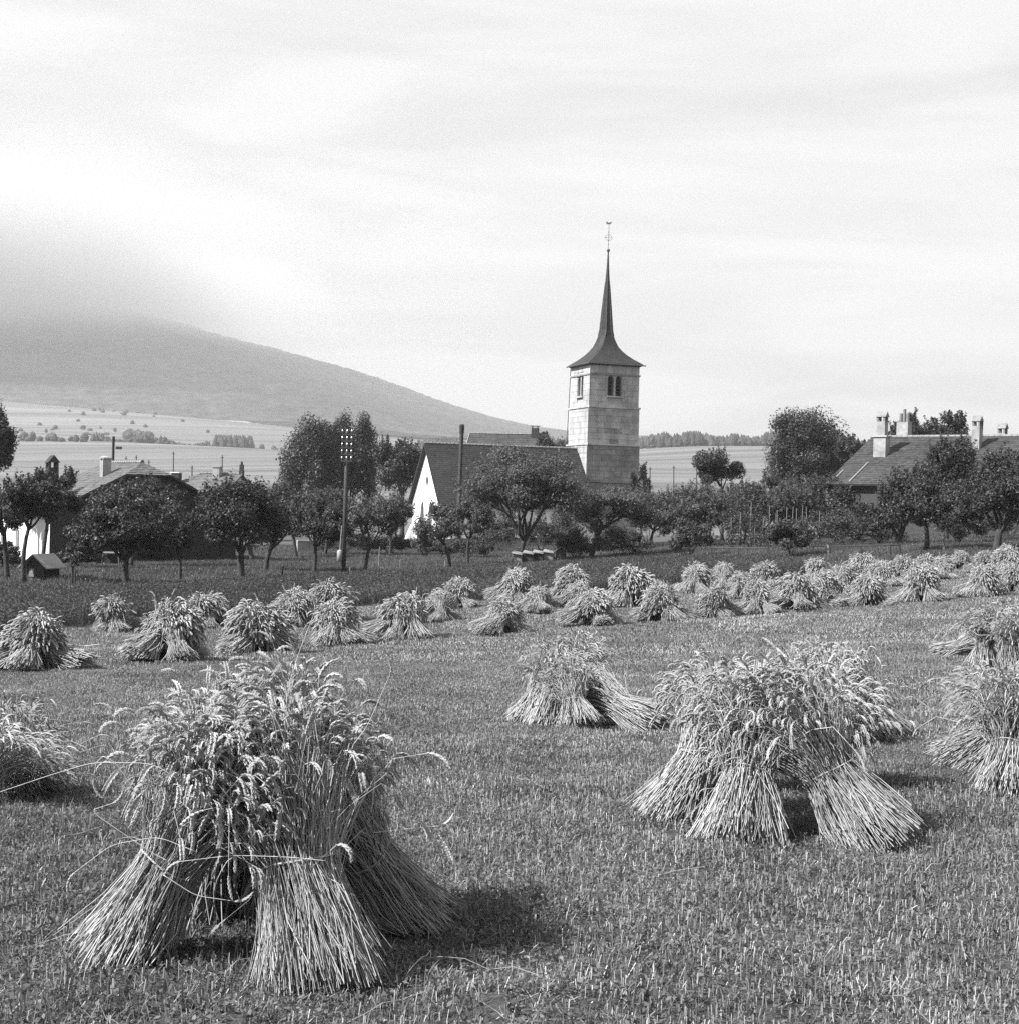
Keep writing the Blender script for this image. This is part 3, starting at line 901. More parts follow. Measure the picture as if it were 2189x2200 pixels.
def gabled_house(name, label, origin, e, half_w, ridge, L, pitch, wall_h, tilemat, wallmat, hipped=0.0, hip_left=0.0, course=.3, over=.6, endmat=None, gz=None):
    """e: ridge direction (towards the near end); the long slope faces perp = left of e seen from above. origin: ridge's near end in plan, ridge: its height"""
    e = unit(np.array([e[0], e[1], 0.0])); p = np.array([e[1], -e[0], 0.0])
    p = p if p[1] < 0 else -p
    gz = gz if gz is not None else float(ground(origin[0], origin[1]))
    o = empty(name, (origin[0], origin[1], gz), label, 'house')
    zr_ = ridge - gz
    t = math.tan(pitch)
    ze_ = zr_ - half_w * t
    rn, rf = Zv*zr_, -e*L + Zv*zr_
    lo = lambda a, b, z: e*a + p*b + Zv*z
    s_n, s_f = hipped, hip_left
    hzn = s_n * t * 1.15; hwn = hzn / t         # where the half hip ends below the ridge, and its half width
    # walls
    wn, wf = s_n - .0 - .45, -L - s_f + .55
    MB().hexa([lo(wf, half_w-over, 0), lo(wn, half_w-over, 0), lo(wn, -half_w+over, 0), lo(wf, -half_w+over, 0)], [lo(wf, half_w-over, ze_+over*t*.6), lo(wn, half_w-over, ze_+over*t*.6), lo(wn, -half_w+over, ze_+over*t*.6), lo(wf, -half_w+over, ze_+over*t*.6)]).build('wall', wallmat, o)
    zt = ze_ + over*t*.6
    hg = (half_w - over) - hwn
    V, F = outline_prism([(-(half_w-over), zt), ((half_w-over), zt), (hwn*.9, zr_-hzn-.15), (-hwn*.9, zr_-hzn-.15)], lo(wn-.25, 0, 0), p, Zv, e, -.1, .25 - .02)
    link('gable_wall', mesh_from('gable_wall', V, F, endmat or wallmat), o)
    for s in (1, -1):
        E0, E1 = lo(-L - s_f, s*half_w, ze_), lo(s_n, s*half_w, ze_)
        H1 = lo(s_n, s*hwn, zr_ - hzn) if s_n else rn
        # front slope as two pieces: up to the half hip, then the triangle to the ridge
        if s_n:
            tt = (half_w - hwn) / half_w
            Fm = E0 + (rf - E0) * tt
            slab(o, 'roof_boards', (E0, E1, H1, Fm), .12, MAT['wood']); slab(o, 'roof_boards', (Fm, H1, rn, rf), .12, MAT['wood'])
            if s == 1 or p[0] < 0:
                tile_slope(o, E0, E1, H1, Fm, course, tilemat); tile_slope(o, Fm, H1, rn, rf, course, tilemat)
        else:
            slab(o, 'roof_boards', (E0, E1, rn, rf), .12, MAT['wood'])
            if s == 1: tile_slope(o, E0, E1, rn, rf, course, tilemat)
    if s_n:
        a, b = lo(s_n, hwn, zr_-hzn), lo(s_n, -hwn, zr_-hzn)
        tile_slope(o, a, b, rn + e*.0, rn + e*.0, course, tilemat)
        MB().tri(a - Zv*.1, b - Zv*.1, rn - Zv*.1).build('hip_boards', MAT['wood'], o)
    if s_f:
        a, b = lo(-L-s_f, half_w, ze_), lo(-L-s_f, -half_w, ze_)
        MB().tri(b, a, rf).build('hip_boards', MAT['wood'], o)
        tile_slope(o, b, a, rf, rf, course, tilemat)
    else:
        V, F = outline_prism([(-(half_w-over), zt), ((half_w-over), zt), (0, zr_ - .15)], lo(wf, 0, 0), p, Zv, e, 0, .25)
        link('gable_wall', mesh_from('gable_wall', V, F, wallmat), o)
    m = int(L / .45)
    for i in range(m):
        q = -e * (i + .5) * L / m + Zv * (zr_ + .05)
        MB().tube([q - e*.24, q + e*.24], [.14, .17], 6).build('ridge_tile', MAT['tileplain'], o)
    return o, e, p, zr_, ze_, t, lo

# left farmhouse, half hipped
_d = 104.0
q = P(306, 994, _d)
house1, e1, p1, zr1, ze1, t1, lo1 = gabled_house('farmhouse', 'white walled farmhouse with weathered tiled roof behind the trees near the hen house', q[:2], (math.sin(R(35)), -math.cos(R(35))), 7.4, q[2], 7.4, R(27), 3, MAT['tilelight'], MAT['plaster'], hipped=1.5, hip_left=4.6, course=.32, endmat=MAT['wooddark'])
MB().box(lo1(1.5 - .45 + .05, 0, (ze1 + 1.2)/2), (.08, 13.7, ze1 + 1.2), e1, p1).build('end_boarding', MAT['wooddark'], house1)
chimney(house1, lo1(-2.2, 1.9, zr1 - 1.9*t1 - .3), .62, .62, 1.5, e1, p1, MAT['plasterold'], 'round', capmat=MAT['plasterold'])
chimney(house1, lo1(-9.6, 3.4, zr1 - 3.4*t1 - .9), .75, .75, 2.2, e1, p1, MAT['wooddark'], 'house', capmat=MAT['wooddark'])
MB().tube([lo1(-6.0, 0, zr1 - .3), lo1(-6.0, 0, zr1 + 2.0)], .10, 8).build('roof_mast', MAT['wooddark'], house1)
MB().box(lo1(-6.0, -.1, zr1 + 1.15) + np.array([.32, 0, 0]), (.42, .2, .2)).build('mast_box', MAT['wooddark'], house1)
for a in (-6.4, -10.2):
    w_ = MB().box(lo1(a, 7.4 - .6 + .01, 1.5), (.75, .06, 1.1), e1, p1).build('window', MAT['glass'], house1)
    MB().box(lo1(a, 7.4 - .55, .90), (.95, .16, .08), e1, p1).build('window_sill', MAT['stone'], w_)
    MB().box(lo1(a, 7.4 - .58, 1.5), (.05, .05, 1.08), e1, p1).build('window_bar', MAT['plaster'], w_)

# far left house with pale courses
q = P(522, 1019, 172.0)
house2, e2, p2, zr2, ze2, t2, lo2 = gabled_house('village_house', 'house with low pale tiled roof and two chimneys beyond the orchard', q[:2], (.97, -.22), 6.2, q[2], 5.4, R(24), 3, MAT['tilelight'], MAT['plaster'], hipped=0, hip_left=4.0, course=.55)
chimney(house2, lo2(-2.9, .8, zr2 - .8*t2 - .6), .85, .7, 1.7, e2, p2, MAT['plasterold'], 'slab', capmat=MAT['plasterold'])
chimney(house2, lo2(-.2, -.1, zr2 - .3), .5, .5, .7, e2, p2, MAT['wooddark'], 'pots', capmat=MAT['wooddark'])
chimney(house2, lo2(-7.2, 2.6, zr2 - 2.6*t2 - .6), .9, .9, 1.7, e2, p2, MAT['wooddark'], 'slab', capmat=MAT['plaster'])

# roof behind the church
q = P(1168, 934, 205.0)
house3, e3, p3, zr3, ze3, t3, lo3 = gabled_house('house_behind_church', 'tiled house roof with slab capped chimney rising behind the church ridge', q[:2], (.98, -.18), 6.0, q[2], 10.6, R(38), 4, MAT['tile'], MAT['plaster'], course=.5)
house3.name = 'village_house'
chimney(house3, lo3(-1.2, .3, zr3 - .6), .95, .9, 1.5, e3, p3, MAT['wooddark'], 'table', capmat=MAT['stonedark'])
chimney(house3, lo3(.1, .3, zr3 - .7), .8, .7, 1.0, e3, p3, MAT['wooddark'], 'slab', capmat=MAT['stonedark'])
MB().box(lo3(-10.62, 3.0, (zr3 + ze3)/2 + .05), (.14, math.hypot(6, zr3-ze3), .16), e3, unit(p3*6 - Zv*(zr3-ze3)), unit(Zv*6 + p3*(zr3-ze3))).build('verge_board', MAT['woodpale'], house3)

# right farmhouse, its near end outside the frame
_d = 122.0
q = P(1872, 940, _d)
eR_ = np.array([math.cos(R(40)), -math.sin(R(40)), 0])
LR = 22.0
house4, e4, p4, zr4, ze4, t4, lo4 = gabled_house('farmhouse', 'large old farmhouse roof with tall chimneys above the trees on the right', (q[:2] + eR_[:2]*LR), eR_, 8.0, q[2], LR, R(27), 4, MAT['tile'], MAT['wood'], course=.34, gz=float(ground(q[0], q[1])))  # dark wood tone on the walls stands in for shade under eaves and trees
def along4(px, b):                # distance along the ridge from its far end, at which a point b down the slope is seen at px
    aa = np.linspace(0, LR, 400)
    xs = [(lambda v: 1094.5 + FOC * (v @ _r) / (v @ _f))(np.array(house4.location) + lo4(-LR + a, b, zr4) - np.array([0, 0, EYE])) for a in aa]
    return float(aa[int(np.argmin(np.abs(np.array(xs) - px)))]) - LR
a1 = along4(1895, 3.1)
chimney(house4, lo4(a1, 3.1, zr4 - 3.1*t4 - .3), 1.05, .8, 1.75, e4, p4, MAT['plasterold'], 'slab')
chimney(house4, lo4(a1, 3.1, zr4 - 3.1*t4 + 1.5), .75, .6, 1.2, e4, p4, MAT['plasterold'], 'house', capmat=MAT['tileplain'])
chimney(house4, lo4(along4(1942, -1.0), -1.0, zr4 - .6), 1.0, .8, 1.9, e4, p4, MAT['plasterold'], 'pots', capmat=MAT['stonedark'])
chimney(house4, lo4(along4(2099, 1.9), 1.9, zr4 - 1.9*t4 - .5), .62, .6, 2.2, e4, p4, MAT['plasterold'], 'house', capmat=MAT['tileplain'])
chimney(house4, lo4(along4(2153, -.9), -.9, zr4 - .8), .6, .6, 1.1, e4, p4, MAT['plasterold'], 'house', capmat=MAT['tileplain'])
a1 = along4(2107, 1.6)
MB().tube([lo4(a1, 1.6, zr4 - 1.3), lo4(a1 + .1, 1.6, zr4 + 1.3)], .11, 8).build('roof_mast', MAT['wooddark'], house4)
for (a, b0, b1) in ((.5, 7.0, 5.9), (2.0, 7.75, 4.6)):
    MB().tube([lo4(-LR + a, b0, zr4 - b0*t4 + .1), lo4(-LR + a, b1, zr4 - b1*t4 + .1)], .06, 5).build('snow_batten', MAT['tin'], house4)

# churchyard wall
m = MB()
a, b = P(640, 1100, 128), P(1262, 1100, 140)
yard = empty('churchyard_wall', (a[0], a[1], float(ground(a[0], a[1]))), 'low pale churchyard wall glimpsed between the orchard trunks', 'wall')
segs = 26
for i in range(segs):
    t0, t1_ = i/segs, (i+1)/segs
    c0, c1 = a + (b-a)*t0, a + (b-a)*t1_
    z0 = float(ground(c0[0], c0[1])) 
    cc = (c0 + c1)/2 - np.array(yard.location); cc[2] = z0 - yard.location.z + .45
    U = unit(np.array([b[0]-a[0], b[1]-a[1], 0])); D = np.array([-U[1], U[0], 0])
    ln = np.linalg.norm((c1-c0)[:2])
    s_ = MB().box(cc, (ln - .02, .4, 1.1), U, D).build('wall_panel', MAT['plasterold'], yard)
    MB().box(cc + Zv*.61, (ln - .02, .52, .1), U, D).build('coping_stone', MAT['stone'], yard)
# ------------------------------------------------------------------ trees
def bez(a, b, c, k):
    t = np.linspace(0, 1, k)[:, None]
    return (1-t)**2*a + 2*t*(1-t)*b + t**2*c
def tree(name, label, category, group, base, trunk_h, crown_c, crown_r, n_leaf=7140, leaf=0.066, trunk_r=.14, clumps=26, mat='leaf', shoots=.25, seed=0, open_=.5, limbs=6, parts=('trunk', 'crown'), clump_r=.30, sides=6):
    """tapered trunk, limbs to clumps of leaves spread through the crown"""
    g = np.random.default_rng(seed)
    n_leaf = int(n_leaf * 1.95); leaf *= .74
    base = np.asarray(base, float)
    o = empty(name, base, label, category, group)
    cc = np.asarray(crown_c, float) - base
    cr = np.asarray(crown_r, float)
    # clump centres, more of them near the crown's skin, with an uneven outline
    d = unit(g.normal(0, 1, (clumps * 3, 3)))
    d = d[d[:, 2] > -.5][:clumps]
    ph = g.random(3) * 6.28
    az = np.arctan2(d[:, 1], d[:, 0])
    lump = 1 + .14*np.sin(2*az + ph[0]) + .10*np.sin(3*az + ph[1] + 3*d[:, 2])
    rad = g.uniform(.42, .86, len(d)) ** .8 * lump
    tip = cc + d * cr * rad[:, None]
    fork = np.array([cc[0]*.5, cc[1]*.5, trunk_h])
    m = MB()
    bend = g.normal(0, .06, 3) * trunk_h; bend[2] = 0
    if trunk_h > .05:
        m.tube(bez(np.array([0, 0, -.15]), np.array([0, 0, trunk_h*.5]) + bend, fork, 6), np.array([1.35, 1.0, .92, .85, .78, .72]) * trunk_r, 8)
    lab = g.integers(0, limbs, len(tip))
    an = np.argsort(np.arctan2(tip[:, 1] - cc[1], tip[:, 0] - cc[0]))
    lab[an] = np.arange(len(tip)) * limbs // len(tip)
    for l in range(limbs):
        ts = tip[lab == l]
        if len(ts) == 0: continue
        mid = fork + (ts.mean(0) - fork) * .55 + g.normal(0, .05, 3) * cr
        ctrl = fork + (mid - fork) * .5 + np.array([0, 0, -.05 * cr[2]]) + g.normal(0, .08, 3) * cr
        m.tube(bez(fork - np.array([0, 0, trunk_r]), ctrl, mid, 5), np.linspace(.55, .3, 5) * trunk_r, 5, cap=False)
        for q in ts:
            c2 = (mid + q) / 2 + g.normal(0, .09, 3) * cr
            m.tube(bez(mid, c2, q, 4), np.linspace(.3, .07, 4) * trunk_r, 4, cap=False)
    m.build(parts[0], MAT['bark'], o, smooth=True)
    # leaves
    w = g.uniform(.5, 1.4, len(tip)); w /= w.sum()
    ci = g.choice(len(tip), n_leaf, p=w)
    rr = clump_r * cr * g.uniform(.65, 1.3, len(tip))[ci][:, None]
    dd = unit(g.normal(0, 1, (n_leaf, 3)))
    C = tip[ci] + dd * rr * (g.random(n_leaf) ** .45)[:, None]
    ns = int(n_leaf * shoots)
    if ns:                               # upright shoots beyond the outline
        k = max(6, ns // 26)
        si = g.integers(0, len(tip), k)
        s0 = tip[si] + unit(g.normal(0, 1, (k, 3))) * clump_r * cr * .8
        out = unit(s0 - cc) * .5 + np.array([0, 0, 1.0]) + g.normal(0, .25, (k, 3))
        j = g.integers(0, k, ns)
        ln = g.uniform(.12, .38, k)[j] * cr[2]
        C[:ns] = s0[j] + unit(out)[j] * (ln * g.random(ns))[:, None] + g.normal(0, .05, (ns, 3)) * cr.mean() * .5
    nrm = unit(dd * .7 + g.normal(0, .55, (n_leaf, 3)) + np.array([0, 0, .45]))
    a = unit(np.cross(nrm, g.normal(0, 1, (n_leaf, 3))))
    b = np.cross(nrm, a)
    sz = leaf * g.uniform(.6, 1.45, n_leaf)[:, None]
    keep = C[:, 2] > .05
    V, F = tris_at(C[keep], (a*sz)[keep], (b*sz*1.15)[keep])
    tn = g.uniform(.7, 1.35, n_leaf)[keep] * g.uniform(.8, 1.2, len(tip))[ci][keep]
    link(parts[1], mesh_from(parts[1], V, F, MAT[mat], tone=np.repeat(tn, 3)), o, kind='stuff')
    return o
def px_tree(label, trunk, crown, group, name='apple_tree', category='tree', d=None, dx=0, **kw):
    """trunk: pixel of its foot; crown: (x0, x1, ytop, ybottom) in the photograph; depth of crown = its width"""
    base = hit(*trunk) if d is None else on_ground(trunk[0], d)
    D = base[1]
    x0, x1, y0, y1 = crown
    c = P((x0+x1)/2, (y0+y1)/2, D)
    rx = (x1-x0)/2 * D / FOC; rz = (y1-y0)/2 * D / FOC
    th = kw.pop('trunk_h', None)
    zb = P((x0+x1)/2, y1, D)[2]
    th = th if th is not None else max(.2, zb - base[2] + rz*.25)
    return tree(name, label, category, group, base, th, c, (rx, rx*kw.pop('deep', .9), rz), **kw)
OG = 'fruit trees of the orchard'
px_tree('dark fruit tree at the very left edge beside the hen house', (17, 1249), (-60, 60, 1045, 1160), OG, seed=1, mat='leafdark', n_leaf=7140, leaf=0.078)
px_tree('forked fruit tree just left of the small hen house', (53, 1255), (-10, 150, 1022, 1148), OG, seed=2, mat='leafdark', n_leaf=9520, leaf=0.078, trunk_r=.12)
px_tree('fruit tree behind the hen house against the white wall', (91, 1240), (60, 170, 1008, 1140), OG, seed=3, mat='leafdark', n_leaf=7820, leaf=0.086, d=86)
px_tree('small young fruit tree with slim pale stem right of the hen house', (155, 1265), (128, 188, 1170, 1228), OG, seed=4, n_leaf=1870, leaf=0.062, trunk_r=.06, clumps=14)
px_tree('broad dark fruit tree with straight trunk in front of the farmhouse', (271, 1260), (155, 385, 1075, 1215), OG, seed=5, mat='leafdark', n_leaf=16150, leaf=0.078, trunk_r=.17, clumps=40)
px_tree('fruit tree half hidden behind the broad dark one', (284, 1245), (198, 388, 1026, 1150), OG, seed=6, mat='leafdark', n_leaf=11050, leaf=0.094, d=92, trunk_r=.15, clumps=34)
px_tree('small fruit tree with crooked dark stem left of the thickest trunk', (386, 1252), (340, 432, 1078, 1210), OG, seed=7, n_leaf=6120, leaf=0.070, trunk_r=.10)
px_tree('large spreading fruit tree with the thickest trunk in the orchard', (518, 1247), (405, 632, 1035, 1205), OG, seed=8, mat='leafdark', n_leaf=16150, leaf=0.078, trunk_r=.21, clumps=42, shoots=.35)
px_tree('fruit tree whose pale trunk stands right of the thickest one', (572, 1231), (520, 680, 1040, 1190), OG, seed=9, n_leaf=9520, leaf=0.078, trunk_r=.16, clumps=30)
px_tree('fruit tree with upright shoots just left of the telegraph pole', (675, 1234), (612, 748, 1065, 1185), OG, seed=10, n_leaf=8840, leaf=0.070, trunk_r=.12, shoots=.4)
px_tree('fruit tree with several rising limbs just right of the telegraph pole', (782, 1234), (728, 882, 1058, 1178), OG, seed=11, mat='leafpale', n_leaf=8840, leaf=0.070, trunk_r=.12, shoots=.4, trunk_h=1.5)
px_tree('small fruit tree leaning left before the white gable', (965, 1225), (885, 990, 1085, 1175), OG, seed=12, mat='leafpale', n_leaf=5780, leaf=0.070, trunk_r=.11)
px_tree('small fruit tree between the gable and the big round tree', (1006, 1216), (955, 1062, 1072, 1168), OG, seed=13, mat='leafpale', n_leaf=6120, leaf=0.074, trunk_r=.11)
px_tree('big round fruit tree with fanned limbs before the nave roof', (1120, 1211), (1008, 1258, 968, 1140), OG, seed=14, mat='leafpale', n_leaf=21250, leaf=0.082, trunk_r=.21, clumps=54, shoots=.15, trunk_h=1.7, limbs=9)
px_tree('wide fruit tree with limbs reaching right before the tower', (1270, 1200), (1205, 1425, 1045, 1150), OG, seed=15, mat='leafpale', n_leaf=14450, leaf=0.078, trunk_r=.19, clumps=40, trunk_h=2.3)
px_tree('slanting fruit tree before the right farmhouse', (1988, 1186), (1880, 2055, 1000, 1150), OG, seed=16, n_leaf=12750, leaf=0.078, trunk_r=.15, clumps=36, shoots=.45, trunk_h=2.2)
px_tree('large dark fruit tree at the right edge of the orchard', (2140, 1185), (2040, 2270, 985, 1160), OG, seed=17, mat='leafdark', n_leaf=17850, leaf=0.078, trunk_r=.24, clumps=46)
px_tree('dark fruit tree rising above the others near the right mast', (2035, 1180), (1985, 2095, 935, 1100), OG, seed=18, mat='leafdark', n_leaf=10200, leaf=0.086, d=98, trunk_r=.16)
px_tree('fruit tree behind the slanting one before the farmhouse eave', (1935, 1175), (1870, 2000, 1040, 1165), OG, seed=19, mat='leafdark', n_leaf=8500, leaf=0.086, d=92)
px_tree('fruit tree among the garden bushes with a dark forked limb', (1525, 1150), (1430, 1590, 1060, 1150), OG, seed=20, n_leaf=9520, leaf=0.094, d=112, trunk_h=2.2, trunk_r=.17)
px_tree('leafy fruit tree behind the bean poles', (1640, 1150), (1570, 1720, 1035, 1150), OG, seed=21, n_leaf=10200, leaf=0.094, d=118, shoots=.5)
px_tree('leafy fruit tree left of the right farmhouse eave', (1765, 1150), (1690, 1850, 1030, 1150), OG, seed=22, n_leaf=10880, leaf=0.094, d=116, shoots=.5)
px_tree('fruit tree low beneath the right farmhouse eave', (1840, 1150), (1775, 1905, 1080, 1170), OG, seed=23, mat='leafdark', n_leaf=7820, leaf=0.086, d=105, shoots=.4)
px_tree('fruit tree right of the tower foot among pale bushes', (1400, 1150), (1340, 1480, 1050, 1150), OG, seed=24, mat='leafpale', n_leaf=8840, leaf=0.094, d=120, shoots=.4)
px_tree('fruit tree far back behind the thickest trunk', (545, 1230), (420, 545, 1030, 1150), OG, seed=25, mat='leafdark', n_leaf=8160, leaf=0.094, d=105, trunk_r=.17)
px_tree('fruit tree far back between thickest trunk and telegraph pole', (640, 1200), (575, 660, 1050, 1150), OG, seed=26, n_leaf=5780, leaf=0.094, d=112, trunk_r=.14, shoots=.5)
px_tree('leafy fruit tree between the tower foot and the flat topped tree', (1470, 1150), (1405, 1545, 1035, 1150), OG, seed=27, n_leaf=8500, leaf=.085, d=128, shoots=.4, clumps=40)
px_tree('leafy fruit tree below the flat topped dark tree', (1600, 1150), (1535, 1665, 1028, 1150), OG, seed=28, n_leaf=8500, leaf=.085, d=130, shoots=.5, clumps=40)
px_tree('leafy fruit tree below the tall round lime', (1710, 1150), (1650, 1775, 1022, 1140), OG, seed=29, n_leaf=8500, leaf=.085, d=132, shoots=.5, clumps=40)
px_tree('leafy fruit tree left of the telegraph pole in the back row', (700, 1190), (640, 770, 1048, 1150), OG, seed=30, n_leaf=7500, leaf=.085, d=118, shoots=.45, clumps=36)
px_tree('leafy fruit tree between telegraph pole and white gable', (840, 1190), (785, 890, 1062, 1160), OG, seed=44, n_leaf=6500, leaf=.085, d=116, shoots=.45, clumps=34)
LG = 'tall broadleaf trees standing by the houses'
px_tree('tall dark lime tree left of the church, left of a pair', (665, 1140), (590, 745, 896, 1140), LG, name='lime_tree', d=196, seed=31, mat='leafdark', n_leaf=18700, leaf=0.164, trunk_r=.4, clumps=90, shoots=0, clump_r=.27)
px_tree('tall dark lime tree left of the church, right of a pair', (750, 1140), (684, 815, 890, 1138), LG, name='lime_tree', d=200, seed=32, mat='leafdark', n_leaf=17850, leaf=0.164, trunk_r=.4, clumps=90, shoots=0, clump_r=.27)
px_tree('dark tree tucked behind the left slope of the nave', (865, 1140), (808, 925, 936, 1080), LG, name='lime_tree', d=188, seed=33, mat='leafdark', n_leaf=12750, leaf=0.156, trunk_r=.3, clumps=40, shoots=.2)
px_tree('dark tree cut off by the left edge above the orchard', (-30, 1180), (-95, 38, 868, 1060), LG, name='lime_tree', d=100, seed=34, mat='leafdark', n_leaf=15300, leaf=0.101, trunk_r=.3, clumps=60, shoots=0)
px_tree('tall round lime tree standing left of the right farmhouse roof', (1730, 1120), (1632, 1828, 880, 1110), LG, name='lime_tree', d=185, seed=35, mat='leafdark', n_leaf=23800, leaf=0.156, trunk_r=.4, clumps=100, shoots=0, clump_r=.27)
px_tree('small flat topped dark tree against the pale far field', (1550, 1130), (1493, 1608, 965, 1058), LG, name='lime_tree', d=132, seed=36, mat='leafdark', n_leaf=7140, leaf=0.101, trunk_r=.15, clumps=20, shoots=.05, limbs=4, clump_r=.32)
px_tree('bushy top of a tree left of the chimney pots', (1965, 1050), (1905, 2002, 896, 990), LG, name='lime_tree', d=160, seed=37, mat='leafdark', n_leaf=6800, leaf=0.140, trunk_r=.25, clumps=26)
px_tree('bushy tree top rising behind the long farmhouse ridge', (2030, 1050), (1985, 2078, 886, 990), LG, name='lime_tree', d=162, seed=38, mat='leafdark', n_leaf=7820, leaf=0.140, trunk_r=.25, clumps=26)
px_tree('leafy tree behind the house roof left of the tower', (1190, 1120), (1150, 1225, 930, 1030), LG, name='lime_tree', d=192, seed=39, n_leaf=7140, leaf=0.140, trunk_r=.25, clumps=24, shoots=.3)
px_tree('dark bushy tree at the right foot of the tower', (1372, 1120), (1355, 1395, 1000, 1100), LG, name='lime_tree', d=158, seed=40, mat='leafdark', n_leaf=4420, leaf=0.125, trunk_r=.15, clumps=20)
px_tree('leafy tree on the left edge of the farmhouse roof', (1830, 1100), (1790, 1862, 935, 1010), LG, name='lime_tree', d=170, seed=41, n_leaf=4420, leaf=0.140, trunk_r=.2, clumps=18, shoots=.3)

BG = 'garden bushes behind the crop strip'
def bush(label, px, py, w, h, seed, mat='leaf', d=None, n=4200, leaf=.07):
    base = hit(px, py) if d is None else on_ground(px, d)
    D = base[1]
    rx = w/2*D/FOC; rz = h/2*D/FOC
    c = base + np.array([0, 0, rz*.95])
    return tree('garden_bush', label, 'bush', BG, base, .12, c, (rx, rx*.8, rz), n_leaf=n, leaf=leaf, trunk_r=.05, clumps=24, mat=mat, shoots=.2, seed=seed, parts=('stems', 'foliage'), limbs=7)
bush('rounded bush right of the hutches under the limb reaching right', 1232, 1203, 92, 70, 51, 'leafpale')
bush('dark low bush right of the wide fruit tree trunk', 1330, 1202, 120, 70, 52, 'leaf')
bush('dense round bush left of the fence rail', 1482, 1198, 112, 76, 53, 'leaf', n=5440, leaf=.08)
bush('dense dark bush in the middle of the fence rail', 1697, 1199, 118, 84, 54, 'leaf', n=5760, leaf=.08)
bush('dark shrub behind the big round tree trunk', 1165, 1190, 110, 80, 55, 'leafdark', d=112)
bush('pale shrub in front of the white gable foot', 915, 1190, 80, 60, 56, 'leafpale', d=112)
bush('shrub under the small fruit trees before the nave', 1010, 1190, 130, 50, 57, 'leaf', d=108)
bush('tall pale shrub beside the tower foot', 1390, 1170, 120, 120, 58, 'leafpale', d=130, n=5760, leaf=.08)
bush('shrub right of the tower foot shrub', 1460, 1170, 100, 110, 59, 'leaf', d=126, n=4800, leaf=.08)
bush('dark garden shrub between the bean poles and dense bush', 1600, 1180, 120, 80, 60, 'leafdark', d=108)
bush('shrub right of the dense dark bush by the fence', 1800, 1185, 130, 80, 61, 'leaf', d=100)
bush('low shrub below the slanting fruit tree', 1890, 1180, 120, 70, 62, 'leafdark', d=96)
bush('dark undergrowth bush at the right trees', 2060, 1180, 140, 70, 63, 'leafdark', d=90)
bush('dark undergrowth bush at the right frame edge', 2170, 1175, 130, 80, 64, 'leafdark', d=92)
bush('tangled shrub left of the hen house', 10, 1225, 100, 60, 65, 'leafdark', d=88)
bush('tangled shrub right of the hen house', 175, 1225, 110, 56, 66, 'leafdark', d=90)
bush('leafy shrub hiding the nave wall under the big round tree', 1075, 1180, 130, 100, 73, 'leaf', d=122, n=5200, leaf=.08)
bush('leafy shrub against the nave wall right of the big tree trunk', 1200, 1180, 120, 95, 74, 'leaf', d=124, n=5200, leaf=.08)
bush('dim shrub behind the broad dark fruit tree', 330, 1220, 140, 60, 67, 'leafdark', d=104)
bush('shrub below the limes far behind the orchard', 740, 1180, 140, 60, 68, 'leaf', d=120)
bush('shrub at the foot of the church lawn', 840, 1180, 90, 46, 69, 'leaf', d=118)
bush('spreading shrub between tower foot and wide fruit tree', 1290, 1160, 120, 110, 70, 'leafpale', d=128, n=5440, leaf=.08)
bush('spreading shrub below the flat topped dark tree', 1560, 1160, 150, 130, 71, 'leaf', d=122, n=6720, leaf=.08)
bush('broad shrub filling the garden left of the farmhouse', 1720, 1160, 170, 130, 72, 'leaf', d=124, n=7360, leaf=.08)

# bean poles with climbing plants
for i, (px, yt) in enumerate([(1572, 1112), (1589, 1100), (1612, 1078), (1622, 1130), (1637, 1110), (1655, 1085), (1668, 1102), (1672, 1096), (1690, 1090), (1700, 1088), (1712, 1092), (1721, 1085), (1735, 1090), (1759, 1098)]):
    b = on_ground(px, 101 + 2.5*math.sin(i*2.3))
    top = P(px + random.uniform(-4, 4), yt, b[1])
    names = ['leftmost', 'second', 'third', 'fourth', 'fifth', 'sixth', 'seventh', 'eighth', 'ninth', 'tenth', 'eleventh', 'twelfth', 'thirteenth', 'last']
    o = empty('bean_pole', b, 'slim bean pole in the garden, ' + names[i] + (' of the row' if i == 0 else ' from the left'), 'pole', 'bean poles in the garden')
    MB().tube([np.array([0, 0, -.1]), top - b], [.03, .022], 5).build('pole', MAT['woodpale'], o)
    g = np.random.default_rng(300 + i); n = 320
    t = g.random(n) ** 1.2 * .68
    C = (top - b)*t[:, None] + g.normal(0, .13, (n, 3))
    C[:, 2] = np.abs(C[:, 2])
    nr = unit(g.normal(0, 1, (n, 3))); a = unit(np.cross(nr, g.normal(0, 1, (n, 3))))
    V, F = quads_at(C, a*.075, np.cross(nr, a)*.075)
    link('vine', mesh_from('vine', V, F, MAT['leaf'], tone=np.repeat(g.uniform(.7, 1.4, n), 4)), o, kind='stuff')

